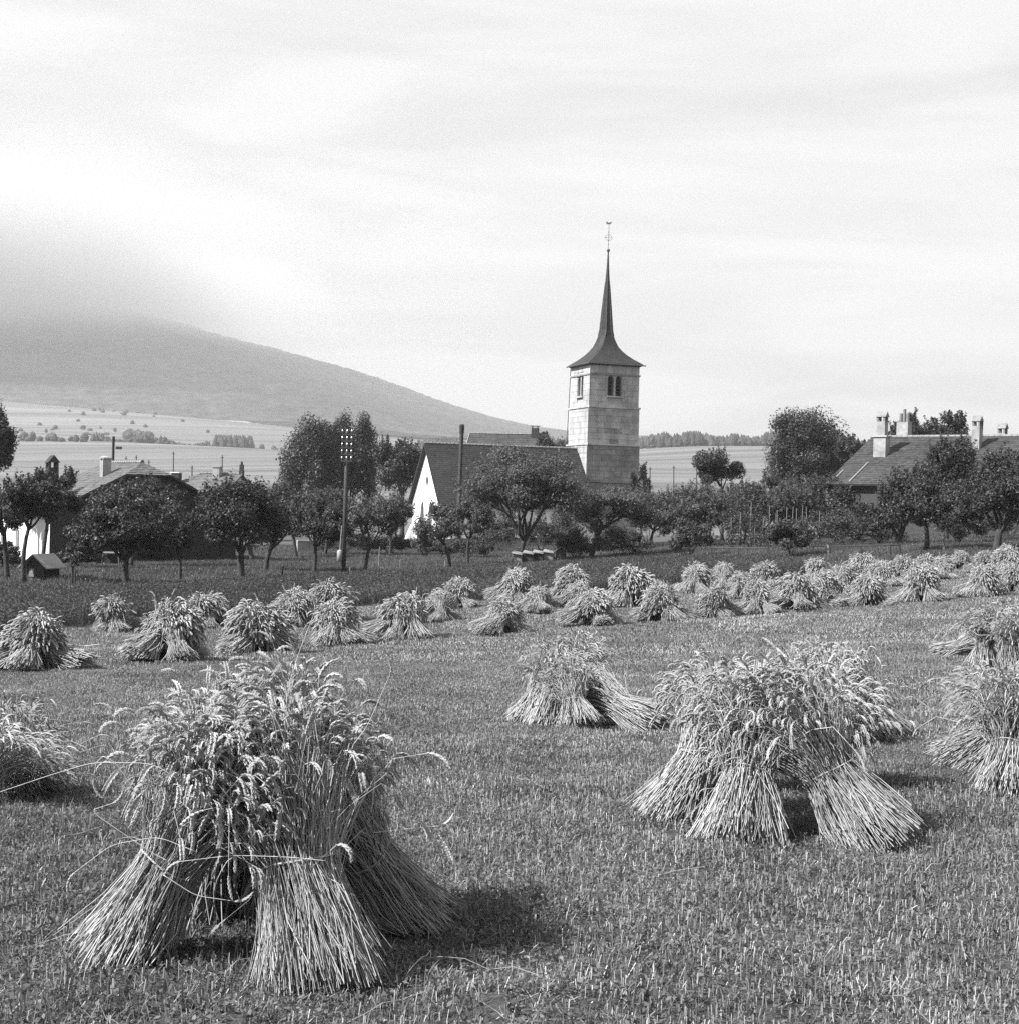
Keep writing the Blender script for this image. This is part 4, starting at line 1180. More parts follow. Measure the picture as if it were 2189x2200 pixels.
# ------------------------------------------------------------------ poles, fences, sheds
b = hit(738, 1241); top = P(747, 922, b[1])
tp = empty('telegraph_pole', b, 'tall wooden telegraph pole with rows of white insulators in the meadow', 'pole')
ax_ = top - b
MB().tube([np.array([0, 0, -.2]), ax_*.5, ax_], [.125, .11, .085], 8).build('pole', MAT['wood'], tp, smooth=True)
for i in range(5):
    c = ax_ * (1 - (.035 + i*.045))
    arm = MB().box(c + np.array([.02, -.12, 0]), (.62, .09, .09)).build('crossarm', MAT['wood'], tp)
    for k in (-.24, .02, .26):
        q = c + np.array([k, -.14, .05])
        MB().tube([q, q + Zv*.07, q + Zv*.15, q + Zv*.2], [.02, .048, .045, .02], 8).build('insulator', MAT['porcelain'], arm)
c = ax_ * .11 + np.array([-.22, -.05, 0])
MB().tube([c - Zv*.02, c, c + Zv*.55, c + Zv*.62], [.08, .15, .15, .06], 10).build('junction_box', MAT['tin'], tp, smooth=True)
MB().tube([c + Zv*.6, ax_*.35 + np.array([-.15, -.05, 0])], .03, 5).build('conduit', MAT['tin'], tp)

b = on_ground(985, 124); top = P(993, 911, 124)
o = empty('tall_mast', b, 'plain dark pole with capped top standing before the nave roof', 'pole')
MB().tube([np.array([0, 0, -.2]), (top-b)*.97], [.19, .17], 8).build('shaft', MAT['wood'], o)
MB().tube([(top-b)*.93, (top-b)*.99, (top-b)], [.20, .22, .12], 8).build('pole_cap', MAT['wooddark'], o)
for i, (px, y0, y1, d, lb) in enumerate([(373, 970, 1030, 215, 'thin pole against the pale valley fields, tallest of its group'), (413, 1000, 1060, 190, 'thin pole beside the pale house roof'), (407, 1023, 1060, 185, 'short dark pole beside the pale house roof'),
        (478, 978, 1040, 212, 'thin pole rising behind the white chimney'), (293, 978, 1005, 218, 'short pole above the farmhouse ridge'), (271, 980, 1000, 219, 'shorter pole above the farmhouse ridge'), (320, 988, 1015, 216, 'short pole above the farmhouse half hip'),
        (1396, 1003, 1040, 219, 'thin pole on the far field right of the tower, leftmost'), (1447, 1000, 1040, 217, 'thin pole on the far field right of the tower, middle'), (1496, 1003, 1040, 219, 'thin pole on the far field next to the flat topped tree')]):
    b = on_ground(px, d); top = P(px, y0, d)
    o = empty('utility_pole', b, lb, 'pole', 'thin poles beyond the houses')
    MB().tube([np.array([0, 0, -.2]), (top-b)], [.09, .07], 6).build('shaft', MAT['wooddark'], o)
    MB().box(top - b - Zv*.35, (.5, .07, .07)).build('crossarm', MAT['wooddark'], o)
# meadow stakes
for i, (px, py, h, lean, lb) in enumerate([(605, 1242, 28, 4, 'short dark leaning stake right of the thickest trunk'), (401, 1230, 18, 0, 'thin stake right of the crooked small tree'), (457, 1233, 24, 0, 'thin stake between two dark fruit trees'), (814, 1222, 48, 1, 'slim stake right of the tree by the telegraph pole'),
        (752, 1237, 18, 0, 'short pale stake beside the telegraph pole foot'), (860, 1228, 26, 0, 'thin stake left of the leaning small tree'), (955, 1227, 22, 1, 'thin stake beside the leaning small tree'), (1046, 1222, 22, 0, 'thin stake left of the hutches'), (1290, 1203, 16, 0, 'short pale stake right of the wide tree'), (1367, 1200, 18, 0, 'short pale stake before the dark low bush'),
        (2028, 1186, 42, 0, 'pale stake right of the slanting fruit tree'), (2165, 1185, 50, 0, 'pale stake right of the large dark tree'), (160, 1262, 40, 2, 'stake tied to the small young tree'), (124, 1240, 48, 0, 'thin post at the hen house corner')]):
    b = hit(px, py); D = b[1]
    o = empty('stake', b, lb, 'stake', 'stakes in the meadow')
    t = np.array([lean, 0, h]) * D / FOC
    MB().tube([np.array([0, 0, -.15]), t*.9, t], [.04, .035, .015], 6).build('post', MAT['wooddark' if i in (0, 1, 2, 12, 13) else 'woodpale'], o)
# fence rail
def fence(pts, label, mat):
    b0 = hit(*pts[0])
    o = empty('rail_fence', b0, label, 'fence')
    P_ = [hit(*q) for q in pts]
    for i, q in enumerate(P_):
        MB().tube([q - b0 - Zv*.15, q - b0 + Zv*.62], .05, 6).build('post', mat, o)
        if i: MB().tube([P_[i-1] - b0 + Zv*.58, (P_[i-1] + q)/2 - b0 + Zv*.57, q - b0 + Zv*.58], .045, 6).build('rail', mat, o)
fence([(1527, 1197), (1585, 1198), (1648, 1199)], 'thin wooden rail fence left of the dense dark bush', MAT['wood'])
fence([(1746, 1195), (1778, 1194)], 'short bright rail just right of the dense dark bush', MAT['tin'])
fence([(1782, 1196), (1850, 1195), (1912, 1194), (1932, 1193)], 'dark rail fence running right towards the slanting tree', MAT['wooddark'])
# hutches
hx = [(1111, 'leftmost of the low hutches under the big round tree', 'woodpale'), (1135, 'low hutch behind the trunk of the big round tree', 'wood'), (1156, 'middle low hutch with pale slanting lid', 'wood'), (1178, 'low pale fronted hutch, fourth of the row', 'woodpale'), (1204, 'separate dark gabled hutch at the right end of the row', 'wooddark')]
for i, (px, lb, mt) in enumerate(hx):
    b = hit(px, 1214 - i*1.2); D = b[1]
    o = empty('hutch', b, lb, 'hutch', 'hutches in the meadow', rz=R(-8))
    w, h, dp = 22*D/FOC, .66, .6
    MB().box((0, 0, .12 + h/2), (w*.92, dp, h)).build('body', MAT[mt], o)
    for sx in (-1, 1):
        MB().box((sx*w*.4, -dp*.4, .06), (.06, .06, .14)).build('leg', MAT['wood'], o)
    if i < 4:
        MB().hexa([(-w*.52, -dp*.75, h + .10), (w*.52, -dp*.75, h + .02), (w*.52, dp*.7, h + .08), (-w*.52, dp*.7, h + .22)], [(-w*.52, -dp*.75, h + .15), (w*.52, -dp*.75, h + .07), (w*.52, dp*.7, h + .13), (-w*.52, dp*.7, h + .27)]).build('lid', MAT['tin'], o)
        MB().box((0, -dp*.51, .12 + h*.5), (w*.7, .02, h*.55)).build('door', MAT['wooddark' if mt != 'woodpale' else 'woodpale'], o)
    else:
        for s in (-1, 1):
            MB().hexa([(0, -dp*.7, h + .36), (s*w*.6, -dp*.7, h + .08), (s*w*.6, dp*.7, h + .08), (0, dp*.7, h + .36)][::s], [(0, -dp*.7, h + .40), (s*w*.6, -dp*.7, h + .12), (s*w*.6, dp*.7, h + .12), (0, dp*.7, h + .40)][::s]).build('roof_panel', MAT['tin' if s < 0 else 'wooddark'], o)
        V, F = outline_prism([(-w*.46, .12 + h), (w*.46, .12 + h), (0, h + .34)], np.zeros(3), np.array([1., 0, 0]), Zv, np.array([0, 1., 0]), -dp*.5, dp*.5)
        link('gable', mesh_from('gable', V, F, MAT['wooddark']), o)
# hen house
b = hit(92, 1246); D = b[1]; k = D/FOC
o = empty('hen_house', b, 'small gabled hen house with pale roof in front of the white wall', 'shed', rz=R(-20))
w, dp, h = 46*k, 1.2, .62
MB().box((0, 0, .15 + h/2), (w, dp, h)).build('body', MAT['wooddark'], o)
V, F = outline_prism([(-w/2, .15 + h), (w/2, .15 + h), (0, h + .62)], np.zeros(3), np.array([1., 0, 0]), Zv, np.array([0, 1., 0]), -dp/2, dp/2)
link('gable', mesh_from('gable', V, F, MAT['wooddark']), o)
for s in (-1, 1):
    q = [(0, -dp*.72, h + .66), (s*w*.80, -dp*.72, h - .02), (s*w*.80, dp*.7, h - .02), (0, dp*.7, h + .66)][::s]
    MB().hexa(q, [(x, y, z + .05) for x, y, z in q]).build('roof_panel', MAT['tin'], o)
for sx in (-1, 1):
    for sy in (-1, 1): MB().box((sx*w*.45, sy*dp*.42, .07), (.07, .07, .18)).build('leg', MAT['wood'], o)
MB().box((-.2*w, -dp*.51, .15 + h*.4), (.3, .02, h*.7)).build('door', MAT['woodpale'], o)
# small open frame shelter
b = on_ground(243, 92); k = 92/FOC
o = empty('coop', b, 'low coop with pale flat roof behind the broad dark tree', 'shed')
MB().box((0, 0, .98), (1.05, .8, .06)).build('roof', MAT['tin'], o)
for sx in (-1, 1):
    for sy in (-1, 1): MB().tube([(sx*.5 + sx*.1, sy*.35, -.1), (sx*.45, sy*.35, .96)], .035, 5).build('post', MAT['woodpale'], o)
MB().box((0, .1, .55), (.9, .5, .5)).build('box', MAT['wooddark'], o)
# bench
b = on_ground(668, 104)
o = empty('bench', b, 'dark plank bench in the meadow beyond the tree left of the telegraph pole', 'bench')
MB().box((0, 0, .46), (1.3, .32, .06)).build('seat', MAT['wooddark'], o)
for s in (-1, 1): MB().box((s*.5, 0, .2), (.08, .28, .46)).build('leg', MAT['wooddark'], o)
# ------------------------------------------------------------------ sheaves of wheat
def ear_curve(tip, tan, outw, n_pts, length, g, droop):
    N = len(tip)
    pts = [tip]; d = unit(tan)
    st = length / (n_pts - 1)
    dr = droop * g.uniform(.35, 1.5, N)[:, None]
    for i in range(n_pts - 1):
        d = unit(d + dr * (np.array([0, 0, -1.0]) * .55 + outw * .30) + g.normal(0, .05, (N, 3)))
        pts.append(pts[-1] + d * st[:, None])
    return np.stack(pts, 1)

def sheaf_lines(butt, head, n, g, Rb=.22, Rm=.135, Rh=.30, ear_len=.085, droop=.55, floor=None, band=.42, wild=.05, flat=None, ring_k=6):
    """stalk polylines (n,K,3) and ear polylines; butt, head: ends of the sheaf's axis"""
    butt = np.asarray(butt, float); head = np.asarray(head, float)
    ax = head - butt; L = np.linalg.norm(ax); a = ax / L
    e1 = unit(np.cross(a, [0.2, 1.0, .1])); e2 = np.cross(a, e1)
    rho = g.random(n) ** .42
    phi = g.random(n) * 2 * math.pi
    ln = g.uniform(.86, 1.12, n) - .62 * np.maximum(0, rho - .45) * g.random(n) ** .8
    tw = g.normal(0, .62, n)
    ts = np.array([0, .2, band, .55, .68, .8, .9, 1.0])
    wf = np.where(g.random(n) < wild, g.uniform(1.3, 2.2, n), 1.0)
    pts = []
    jb = g.normal(0, .032, (n, 2)); jh = g.normal(0, .05, (n, 2))
    short = g.uniform(-.06, .10, n)
    for t in ts:
        if t <= band:
            s = 1 - t / band
            r_ = Rm + (Rb - Rm) * s ** 1.15
            w_ = np.where(wf > 1, 1 + (wf - 1) * .35 * s, 1)
            jit = jb * s
        else:
            s = (t - band) / (1 - band)
            r_ = Rm + (Rh - Rm) * s ** 1.25
            w_ = 1 + (wf - 1) * s
            jit = jh * s
        ph = phi + tw * (t - band)
        rad = r_ * rho * w_
        along = np.where(t < band, t + (short * (1 - t/band)), band + (t - band) * ln) * L
        q = butt + a * along[:, None] + e1 * (rad*np.cos(ph) + jit[:, 0])[:, None] + e2 * (rad*np.sin(ph) + jit[:, 1])[:, None]
        if t > .6:
            q = q - np.array([0, 0, 1.0]) * ((t - .6) ** 2 * .8 * rho * wf * np.clip(g.normal(1, .35, n), .2, 2))[:, None] * L
        q = q + g.normal(0, .010, q.shape) * (1.0 if t < 1 else .3)
        pts.append(q)
    S = np.stack(pts, 1)
    if floor is not None:
        gz = ground(S[..., 0], S[..., 1]) if floor == 'ground' else np.zeros(S.shape[:2])
        S[..., 2] = np.maximum(S[..., 2], gz + .012)
    tan = unit(S[:, -1] - S[:, -2])
    outw = unit(S[:, -1] - (butt + a * L * .9))
    outw[:, 2] *= .2
    E_ = ear_curve(S[:, -1], tan, outw, ring_k, ear_len * g.uniform(.75, 1.25, n), g, droop)
    return S, E_, (a, e1, e2, L)

def ear_variant(bend, seed):
    """one head of wheat, two ranks of plump spikelets on a bent spine, in x-z with the bend towards +x"""
    g = np.random.default_rng(seed)
    n = 11; L = .088
    V, F = [], []
    k = 0
    p = np.zeros(3); ang = 0.0
    neck = .022
    p = p + np.array([0, 0, neck])
    oct_f = [(0,2,4),(2,1,4),(1,3,4),(3,0,4),(2,0,5),(1,2,5),(3,1,5),(0,3,5)]
    spine = [np.zeros(3), np.array([0, 0, neck])]
    for i in range(n):
        ang += bend / n
        d = np.array([math.sin(ang), 0, math.cos(ang)])
        p = p + d * L / n
        spine.append(p.copy())
        nx = np.array([math.cos(ang), 0, -math.sin(ang)])
        sc = (.62 + .5 * math.sin(math.pi * (i + 1.2) / (n + 1))) 
        for s in (-1, 1):
            yv = np.array([0, 1.0, 0])
            dirv = unit(d + yv * s * .42 + nx * .16 * (1 if (i + (s > 0)) % 2 else -1) + g.normal(0, .05, 3))
            c = p + yv * s * .0042 + dirv * .004
            w1 = unit(np.cross(dirv, nx)); w2 = np.cross(dirv, w1)
            r_ = .0039 * sc; l_ = .0105 * sc
            V += [c + w1*r_, c - w1*r_, c + w2*r_*1.15, c - w2*r_*1.15, c + dirv*l_, c - dirv*l_*.75]
            F += [tuple(q + k for q in f) for f in oct_f]
            k += 6
    sp = np.array(spine)
    Vt, Ft = tubes(sp[None], np.full((1, len(sp)), .0016), 3)
    Ft3 = np.concatenate([Ft[:, [0, 1, 2]], Ft[:, [0, 2, 3]]])
    me = mesh_from('ear', np.concatenate([np.array(V), Vt]), np.concatenate([np.array(F), Ft3 + k]), MAT['earobj'])
    return me
EARS = [[ear_variant(b + .12*j, 500 + 7*i + j) for j in range(2)] for i, b in enumerate((.15, .55, 1.0, 1.5, 2.0))]

EAR_TILES = [bpy.data.objects.new('ear_tile', me_) for pair in EARS for me_ in pair]
def build_sheaf(label, butt, head, seed, n=420, rad=.0021, Rb=.22, Rm=.135, Rh=.30, ear_rad=.0062, ear_len=.085, droop=.8, ear_objects=0, loose=(), group=None, wild=.05, sides=3):
    g = np.random.default_rng(seed)
    butt = np.asarray(butt, float); head = np.asarray(head, float)
    o = empty('wheat_sheaf', butt, label, 'sheaf', group)
    S, E_, (a, e1, e2, L) = sheaf_lines(butt, head, n, g, Rb, Rm, Rh, ear_len, droop, 'ground', wild=wild)
    S = S - butt; E_ = E_ - butt
    rr = rad * g.uniform(.75, 1.3, n)[:, None] * np.array([1.15, 1.1, 1.05, 1, .95, .85, .75, .6])[None]
    V, F = tubes(S, rr, sides)
    tone = np.repeat(g.uniform(.42, 1.35, n), S.shape[1] * sides)
    link('stalks', mesh_from('stalks', V, F, MAT['straw'], tone=tone, smooth=True), o, kind='stuff')
    # the nearest sheaves carry each ear as an object; the rest are one part
    order = g.permutation(n)
    m_obj = order[:ear_objects]; m_join = order[ear_objects:]
    BENDS = (.15, .55, 1.0, 1.5, 2.0)
    def pose(i):
        t = unit(S[i, -1] - S[i, -2])
        d2 = unit(E_[i, -1] - E_[i, 0])
        bx_ = d2 - t * (d2 @ t)
        if np.linalg.norm(bx_) < .05: bx_ = np.cross(t, [0, 1, .3])
        bx_ = unit(bx_); by_ = np.cross(t, bx_)
        bend = 2 * math.acos(max(-1, min(1, float(d2 @ t))))
        return bx_, by_, t, int(np.argmin([abs(bend - b) for b in BENDS]))
    for i in m_obj:
        bx_, by_, t, k = pose(i)
        eo = bpy.data.objects.new('ear', EARS[k][int(i) % 2])
        COL.objects.link(eo); eo.parent = o
        s = float(g.uniform(.68, 1.2))
        eo.matrix_local = Matrix(((bx_[0]*s, by_[0]*s, t[0]*s, S[i, -1, 0]), (bx_[1]*s, by_[1]*s, t[1]*s, S[i, -1, 1]), (bx_[2]*s, by_[2]*s, t[2]*s, S[i, -1, 2]), (0, 0, 0, 1)))
    if len(m_join) and ear_objects:          # the other ears of a near sheaf: one part of kind stuff
        m_ = len(m_join)
        me = bpy.data.meshes.new('ears')
        me.vertices.add(m_)
        me.vertices.foreach_set('co', S[m_join, -1].astype(np.float32).ravel())
        rot = np.zeros((m_, 3)); vr = np.zeros(m_, np.int32)
        for q, i in enumerate(m_join):
            bx_, by_, t, k = pose(i)
            rot[q] = Matrix(((bx_[0], by_[0], t[0]), (bx_[1], by_[1], t[1]), (bx_[2], by_[2], t[2]))).to_euler('XYZ')
            vr[q] = k * 2 + int(i) % 2
        at = me.attributes.new('rot', 'FLOAT_VECTOR', 'POINT'); at.data.foreach_set('vector', rot.astype(np.float32).ravel())
        at = me.attributes.new('scl', 'FLOAT_VECTOR', 'POINT'); at.data.foreach_set('vector', np.repeat(g.uniform(.68, 1.2, m_), 3).astype(np.float32))
        at = me.attributes.new('variant', 'INT', 'POINT'); at.data.foreach_set('value', vr)
        instancer(link('ears', me, o, kind='stuff'), EAR_TILES)
    elif len(m_join):
        prof_ = np.array([.3, 1.0, .72, 1.05, .7, .35]) * ear_rad * .8
        Ej = E_[m_join]
        V, F = tubes(Ej, np.broadcast_to(prof_, (len(m_join), 6)) * g.uniform(.8, 1.25, len(m_join))[:, None], 3)
        link('ears', mesh_from('ears', V, F, MAT['ear'], tone=np.repeat(g.uniform(.65, 1.25, len(m_join)), 18)), o, kind='stuff')
    # dry leaf blades hanging from the stalks
    nb = int(n * .22)
    si = g.integers(0, n, nb); st = g.integers(1, 7, nb)
    fr = g.random(nb)[:, None]
    p0 = S[si, st] * (1 - fr) + S[si, np.minimum(st + 1, 7)] * fr
    dv = unit(unit(S[si, np.minimum(st + 1, 7)] - S[si, st]) * g.choice([.7, -.5], nb)[:, None] + g.normal(0, .55, (nb, 3)))
    bl = g.uniform(.07, .2, nb)[:, None]
    P4 = [p0]
    for k in range(4):
        dv = unit(dv + np.array([0, 0, -.28]) + g.normal(0, .12, (nb, 3)))
        P4.append(P4[-1] + dv * bl / 4)
    P4 = np.stack(P4, 1)
    floor_ = ground(P4[..., 0] + butt[0], P4[..., 1] + butt[1]) - butt[2] + .01
    P4[..., 2] = np.maximum(P4[..., 2], floor_)
    sd = unit(np.cross(dv, g.normal(0, 1, (nb, 3))))[:, None] * (rad * g.uniform(.7, 1.3, nb))[:, None, None] * np.array([.8, 1, .9, .6, .1])[None, :, None]
    V = np.stack([P4 - sd, P4 + sd], 2).reshape(-1, 3)
    i0 = np.arange(nb)[:, None] * 10; s0 = np.arange(4)[None] * 2
    F = np.stack([i0 + s0, i0 + s0 + 1, i0 + s0 + 3, i0 + s0 + 2], -1).reshape(-1, 4)
    link('leaf_blades', mesh_from('leaf_blades', V, F, MAT['leafblade'], tone=np.repeat(g.uniform(.5, 1.3, nb), 10)), o, kind='stuff')
    th = np.linspace(0, 2*math.pi*1.08, 30)
    c = a * L * .42
    ring = np.array([c + (e1*math.cos(t) + e2*math.sin(t)) * Rm * 1.03 + a * (.012*math.sin(t*2) + .004*t) for t in th])
    b = MB()
    for k in range(3):
        b.tube(ring + (e1*np.cos(th*9 + k*2.1)[:, None] + a*np.sin(th*9 + k*2.1)[:, None]) * .0025, .0018, 4)
    b.build('binding_band', MAT['band'], o)
    for pl in loose:
        pl = np.array(pl) - butt
        k = len(pl); u = np.linspace(0, k - 1, 6*k)
        sm = np.stack([np.interp(u, np.arange(k), pl[:, j]) for j in range(3)], -1)
        for _ in range(3): sm[1:-1] = (sm[:-2] + sm[1:-1]*2 + sm[2:]) / 4
        lo = MB().tube(sm, np.linspace(.0015, .0009, len(sm)), 4).build('loose_stalk', MAT['straw_plain'], o, smooth=True)
        t = unit(sm[-1] - sm[-2]); bx_ = unit(np.cross(t, [0.1, 1, .2])); by_ = np.cross(t, bx_)
        eo = bpy.data.objects.new('ear', EARS[2][0]); COL.objects.link(eo); eo.parent = lo; t, bx_, by_ = t*.8, bx_*.8, by_*.8
        eo.matrix_local = Matrix(((bx_[0], by_[0], t[0], sm[-1, 0]), (bx_[1], by_[1], t[1], sm[-1, 1]), (bx_[2], by_[2], t[2], sm[-1, 2]), (0, 0, 0, 1)))
    return o
MAT['straw_plain'] = material('straw_plain', 0.38, rough=.55, noise=[(30, .8, 1.2)])
def plx(pts, d): return [P(x, y, d + (dd if False else 0)) for (x, y) in pts]

G1 = 'sheaves of the big stook in the left foreground'
D1 = hit(690, 2125)[1]
build_sheaf('bright upright wheat sheaf at the front of the big left foreground stook', hit(690, 2125), P(583, 1550, D1 + .42), 1, n=950, rad=.0017, Rb=.20, Rm=.138, Rh=.29, ear_objects=300, group=G1, droop=.75,
    loose=[plx([(760, 1600), (790, 1560), (833, 1462)], D1 + .2), plx([(800, 1790), (860, 1783), (930, 1776)], D1 + .3), plx([(700, 1850), (620, 1842), (500, 1838), (400, 1850)], D1 - .08)])
build_sheaf('wheat sheaf splayed out to the left of the big left foreground stook', hit(262, 2065), P(505, 1580, D1 + .30), 2, n=800, rad=.0017, Rb=.165, Rm=.11, Rh=.26, ear_objects=300, group=G1, droop=.85,
    loose=[plx([(420, 1700), (330, 1640), (200, 1638), (110, 1665), (0, 1702)], D1 + .05), plx([(345, 1820), (290, 1700), (250, 1640), (222, 1624), (206, 1640), (203, 1662)], D1 + .02), plx([(360, 1850), (330, 1835), (260, 1788), (208, 1752), (200, 1740), (228, 1731)], D1),
           plx([(420, 1830), (340, 1798), (240, 1815), (170, 1868)], D1 - .05), plx([(350, 1880), (420, 1925), (490, 1935)], D1 - .15)])
build_sheaf('shaded wheat sheaf leaning in from the right of the big left foreground stook', hit(885, 1995), P(625, 1610, D1 + .62), 3, n=800, rad=.0018, Rb=.18, Rm=.125, Rh=.26, ear_objects=260, group=G1, droop=.85)
build_sheaf('wheat sheaf at the back left of the big left foreground stook', hit(545, 1965), P(545, 1515, D1 + .75), 4, n=560, rad=.0021, Rh=.28, ear_objects=170, group=G1,
    loose=[plx([(560, 1500), (505, 1478), (477, 1455)], D1 + .6)])
build_sheaf('wheat sheaf added to block sun behind the left one of the big left foreground stook', hit(400, 1975), P(520, 1535, D1 + .70), 6, n=480, rad=.0021, Rh=.26, ear_objects=120, group=G1)  # extra sheaf put in to keep sun out of the hollow and fill the left
build_sheaf('wheat sheaf whose ears top the big left foreground stook', hit(740, 1960), P(590, 1474, D1 + .85), 5, n=460, rad=.0021, Rh=.20, ear_objects=170, group=G1, droop=.7,
    loose=[plx([(625, 1500), (605, 1440), (590, 1392)], D1 + .75), plx([(615, 1490), (640, 1410), (672, 1326)], D1 + .75)])

G2 = 'sheaves of the stook in the right foreground'
D2 = hit(1700, 1800)[1]
def near_set(G, rows, seed0, **kw):
    for i, (lb, b, h, dd, ex) in enumerate(rows):
        bb = hit(*b)
        k = dict(kw); k.update(ex)
        build_sheaf(lb, bb, P(h[0], h[1], bb[1] + dd), seed0 + i, group=G, **k)
near_set(G2, [
    ('brightly lit wheat sheaf splayed to the right of the right foreground stook', (1888, 1822), (1650, 1462), .40, dict(n=760, Rb=.24, Rm=.15, Rh=.34, ear_objects=220)),
    ('wheat sheaf spread widest to the left of the right foreground stook', (1432, 1770), (1590, 1470), .25, dict(Rb=.22, Rh=.26, ear_objects=80)),
    ('wheat sheaf at the front left of the right foreground stook', (1590, 1815), (1630, 1470), .45, dict(Rb=.24, Rh=.32, ear_objects=150)),
    ('upright wheat sheaf at the back left of the right foreground stook', (1555, 1715), (1535, 1432), .15, dict(n=480, Rb=.16, Rm=.12, Rh=.30, ear_objects=150)),
    ('drooping wheat sheaf at the back right of the right foreground stook', (1790, 1700), (1770, 1475), -.15, dict(Rh=.36, droop=.8, ear_objects=80))],
    20, n=640, rad=.0023, ear_rad=.0068)
G3 = 'sheaves of the stook behind the right foreground stook'
near_set(G3, [
    ('pale wheat sheaf sloping right behind the right foreground stook', (1915, 1585), (1785, 1415), .1, {}),
    ('wheat sheaf at the left of the stook behind the right foreground one', (1650, 1600), (1735, 1415), .1, {}),
    ('wheat sheaf at the front of the stook behind the right foreground one', (1800, 1615), (1765, 1410), .3, {}),
    ('wheat sheaf topping the stook behind the right foreground one', (1745, 1565), (1752, 1392), -.1, dict(Rh=.34))],
    40, n=480, rad=.0030, ear_rad=.0085, Rh=.30, Rb=.2)
G4 = 'sheaves of the lone stook in mid field'
near_set(G4, [
    ('pale wheat sheaf lying low to the right of the lone mid field stook', (1408, 1572), (1235, 1452), 1.0, dict(Rb=.27, Rm=.16, Rh=.36)),
    ('upright fanned wheat sheaf at the left of the lone mid field stook', (1170, 1560), (1203, 1392), .1, dict(Rb=.2, Rh=.36, n=440)),
    ('wheat sheaf at the front of the lone mid field stook', (1245, 1568), (1215, 1430), .4, dict(Rb=.26, Rh=.22)),
    ('tall wheat sheaf at the back of the lone mid field stook', (1250, 1545), (1238, 1368), .1, dict(Rh=.36)),
    ('wheat sheaf spread to the left of the lone mid field stook', (1120, 1555), (1195, 1425), .2, dict(Rb=.22, Rh=.25))],
    50, n=480, rad=.0035, ear_rad=.0095)
G5 = 'sheaves of the stook at the upper right edge'
near_set(G5, [
    ('upright bright wheat sheaf of the upper right edge stook', (2112, 1440), (2118, 1312), .1, dict(Rh=.38)),
    ('wheat sheaf lying out to the left of the upper right edge stook', (2012, 1412), (2122, 1362), .1, dict(Rb=.24, Rh=.25)),
    ('dark wheat sheaf behind in the upper right edge stook', (2175, 1440), (2150, 1298), .1, dict(Rh=.42)),
    ('wheat sheaf cut by the frame in the upper right edge stook', (2225, 1445), (2188, 1310), .1, dict(Rh=.4))],
    60, n=420, rad=.0046, ear_rad=.012)
G6 = 'sheaves of the stook at the lower right edge'
near_set(G6, [
    ('long wheat sheaf splayed left from the lower right edge stook', (2050, 1655), (2235, 1490), .2, dict(n=480, Rb=.25, Rh=.30)),
    ('wheat sheaf fronting the lower right edge stook', (2165, 1715), (2185, 1465), .35, dict(Rh=.42, n=480)),
    ('wheat sheaf at the back of the lower right edge stook', (2150, 1640), (2160, 1435), .1, dict(Rh=.40)),
    ('wheat sheaf mostly outside the frame in the lower right edge stook', (2290, 1720), (2215, 1445), .2, dict(Rh=.36))],
    70, n=520, rad=.0027, ear_rad=.0075)
G7 = 'sheaves of the stook at the left edge'
near_set(G7, [
    ('shaded wheat sheaf splayed right from the left edge stook', (88, 1718), (-30, 1560), .2, dict(n=480, Rb=.22, Rh=.32)),
    ('wheat sheaf with loose ears in the left edge stook', (-70, 1740), (0, 1560), .2, dict(Rh=.38)),
    ('wheat sheaf at the back of the left edge stook', (-20, 1680), (0, 1545), -.1, dict(Rh=.36, wild=.15))],
    80, n=520, rad=.0026, ear_rad=.0072)

# ------------------------------------------------------------------ stooks across the field: sheaves are parts of these
far_sheaves = []
for v in range(5):
    g = np.random.default_rng(900 + v)
    n = 460
    tilt = R((36, 43, 49, 40, 53)[v]); L = (1.0, 1.02, 1.06, 1.0, 1.1)[v]
    head = np.array([L*math.sin(tilt), 0, L*math.cos(tilt)])
    S, E_, _ = sheaf_lines(np.zeros(3), head, n, g, Rb=.27, Rm=.13, Rh=.26, ear_len=.11, droop=.8, floor='flat', wild=.05)
    V, F = tubes(S, .0048 * g.uniform(.7, 1.3, n)[:, None] * np.ones((1, 8)), 3)
    me = mesh_from('sheaf', V, F, MAT['straw'], tone=np.repeat(g.uniform(.4, 1.3, n), 24), smooth=True)
    V, F = tubes(E_, np.broadcast_to(np.array([.4, 1, .8, 1, .8, .4]) * .013, (n, 6)), 4)
    me2 = mesh_from('ears', V, F, MAT['ear'], tone=np.repeat(g.uniform(.6, 1.3, n), 24))
    far_sheaves.append((me, me2, head))
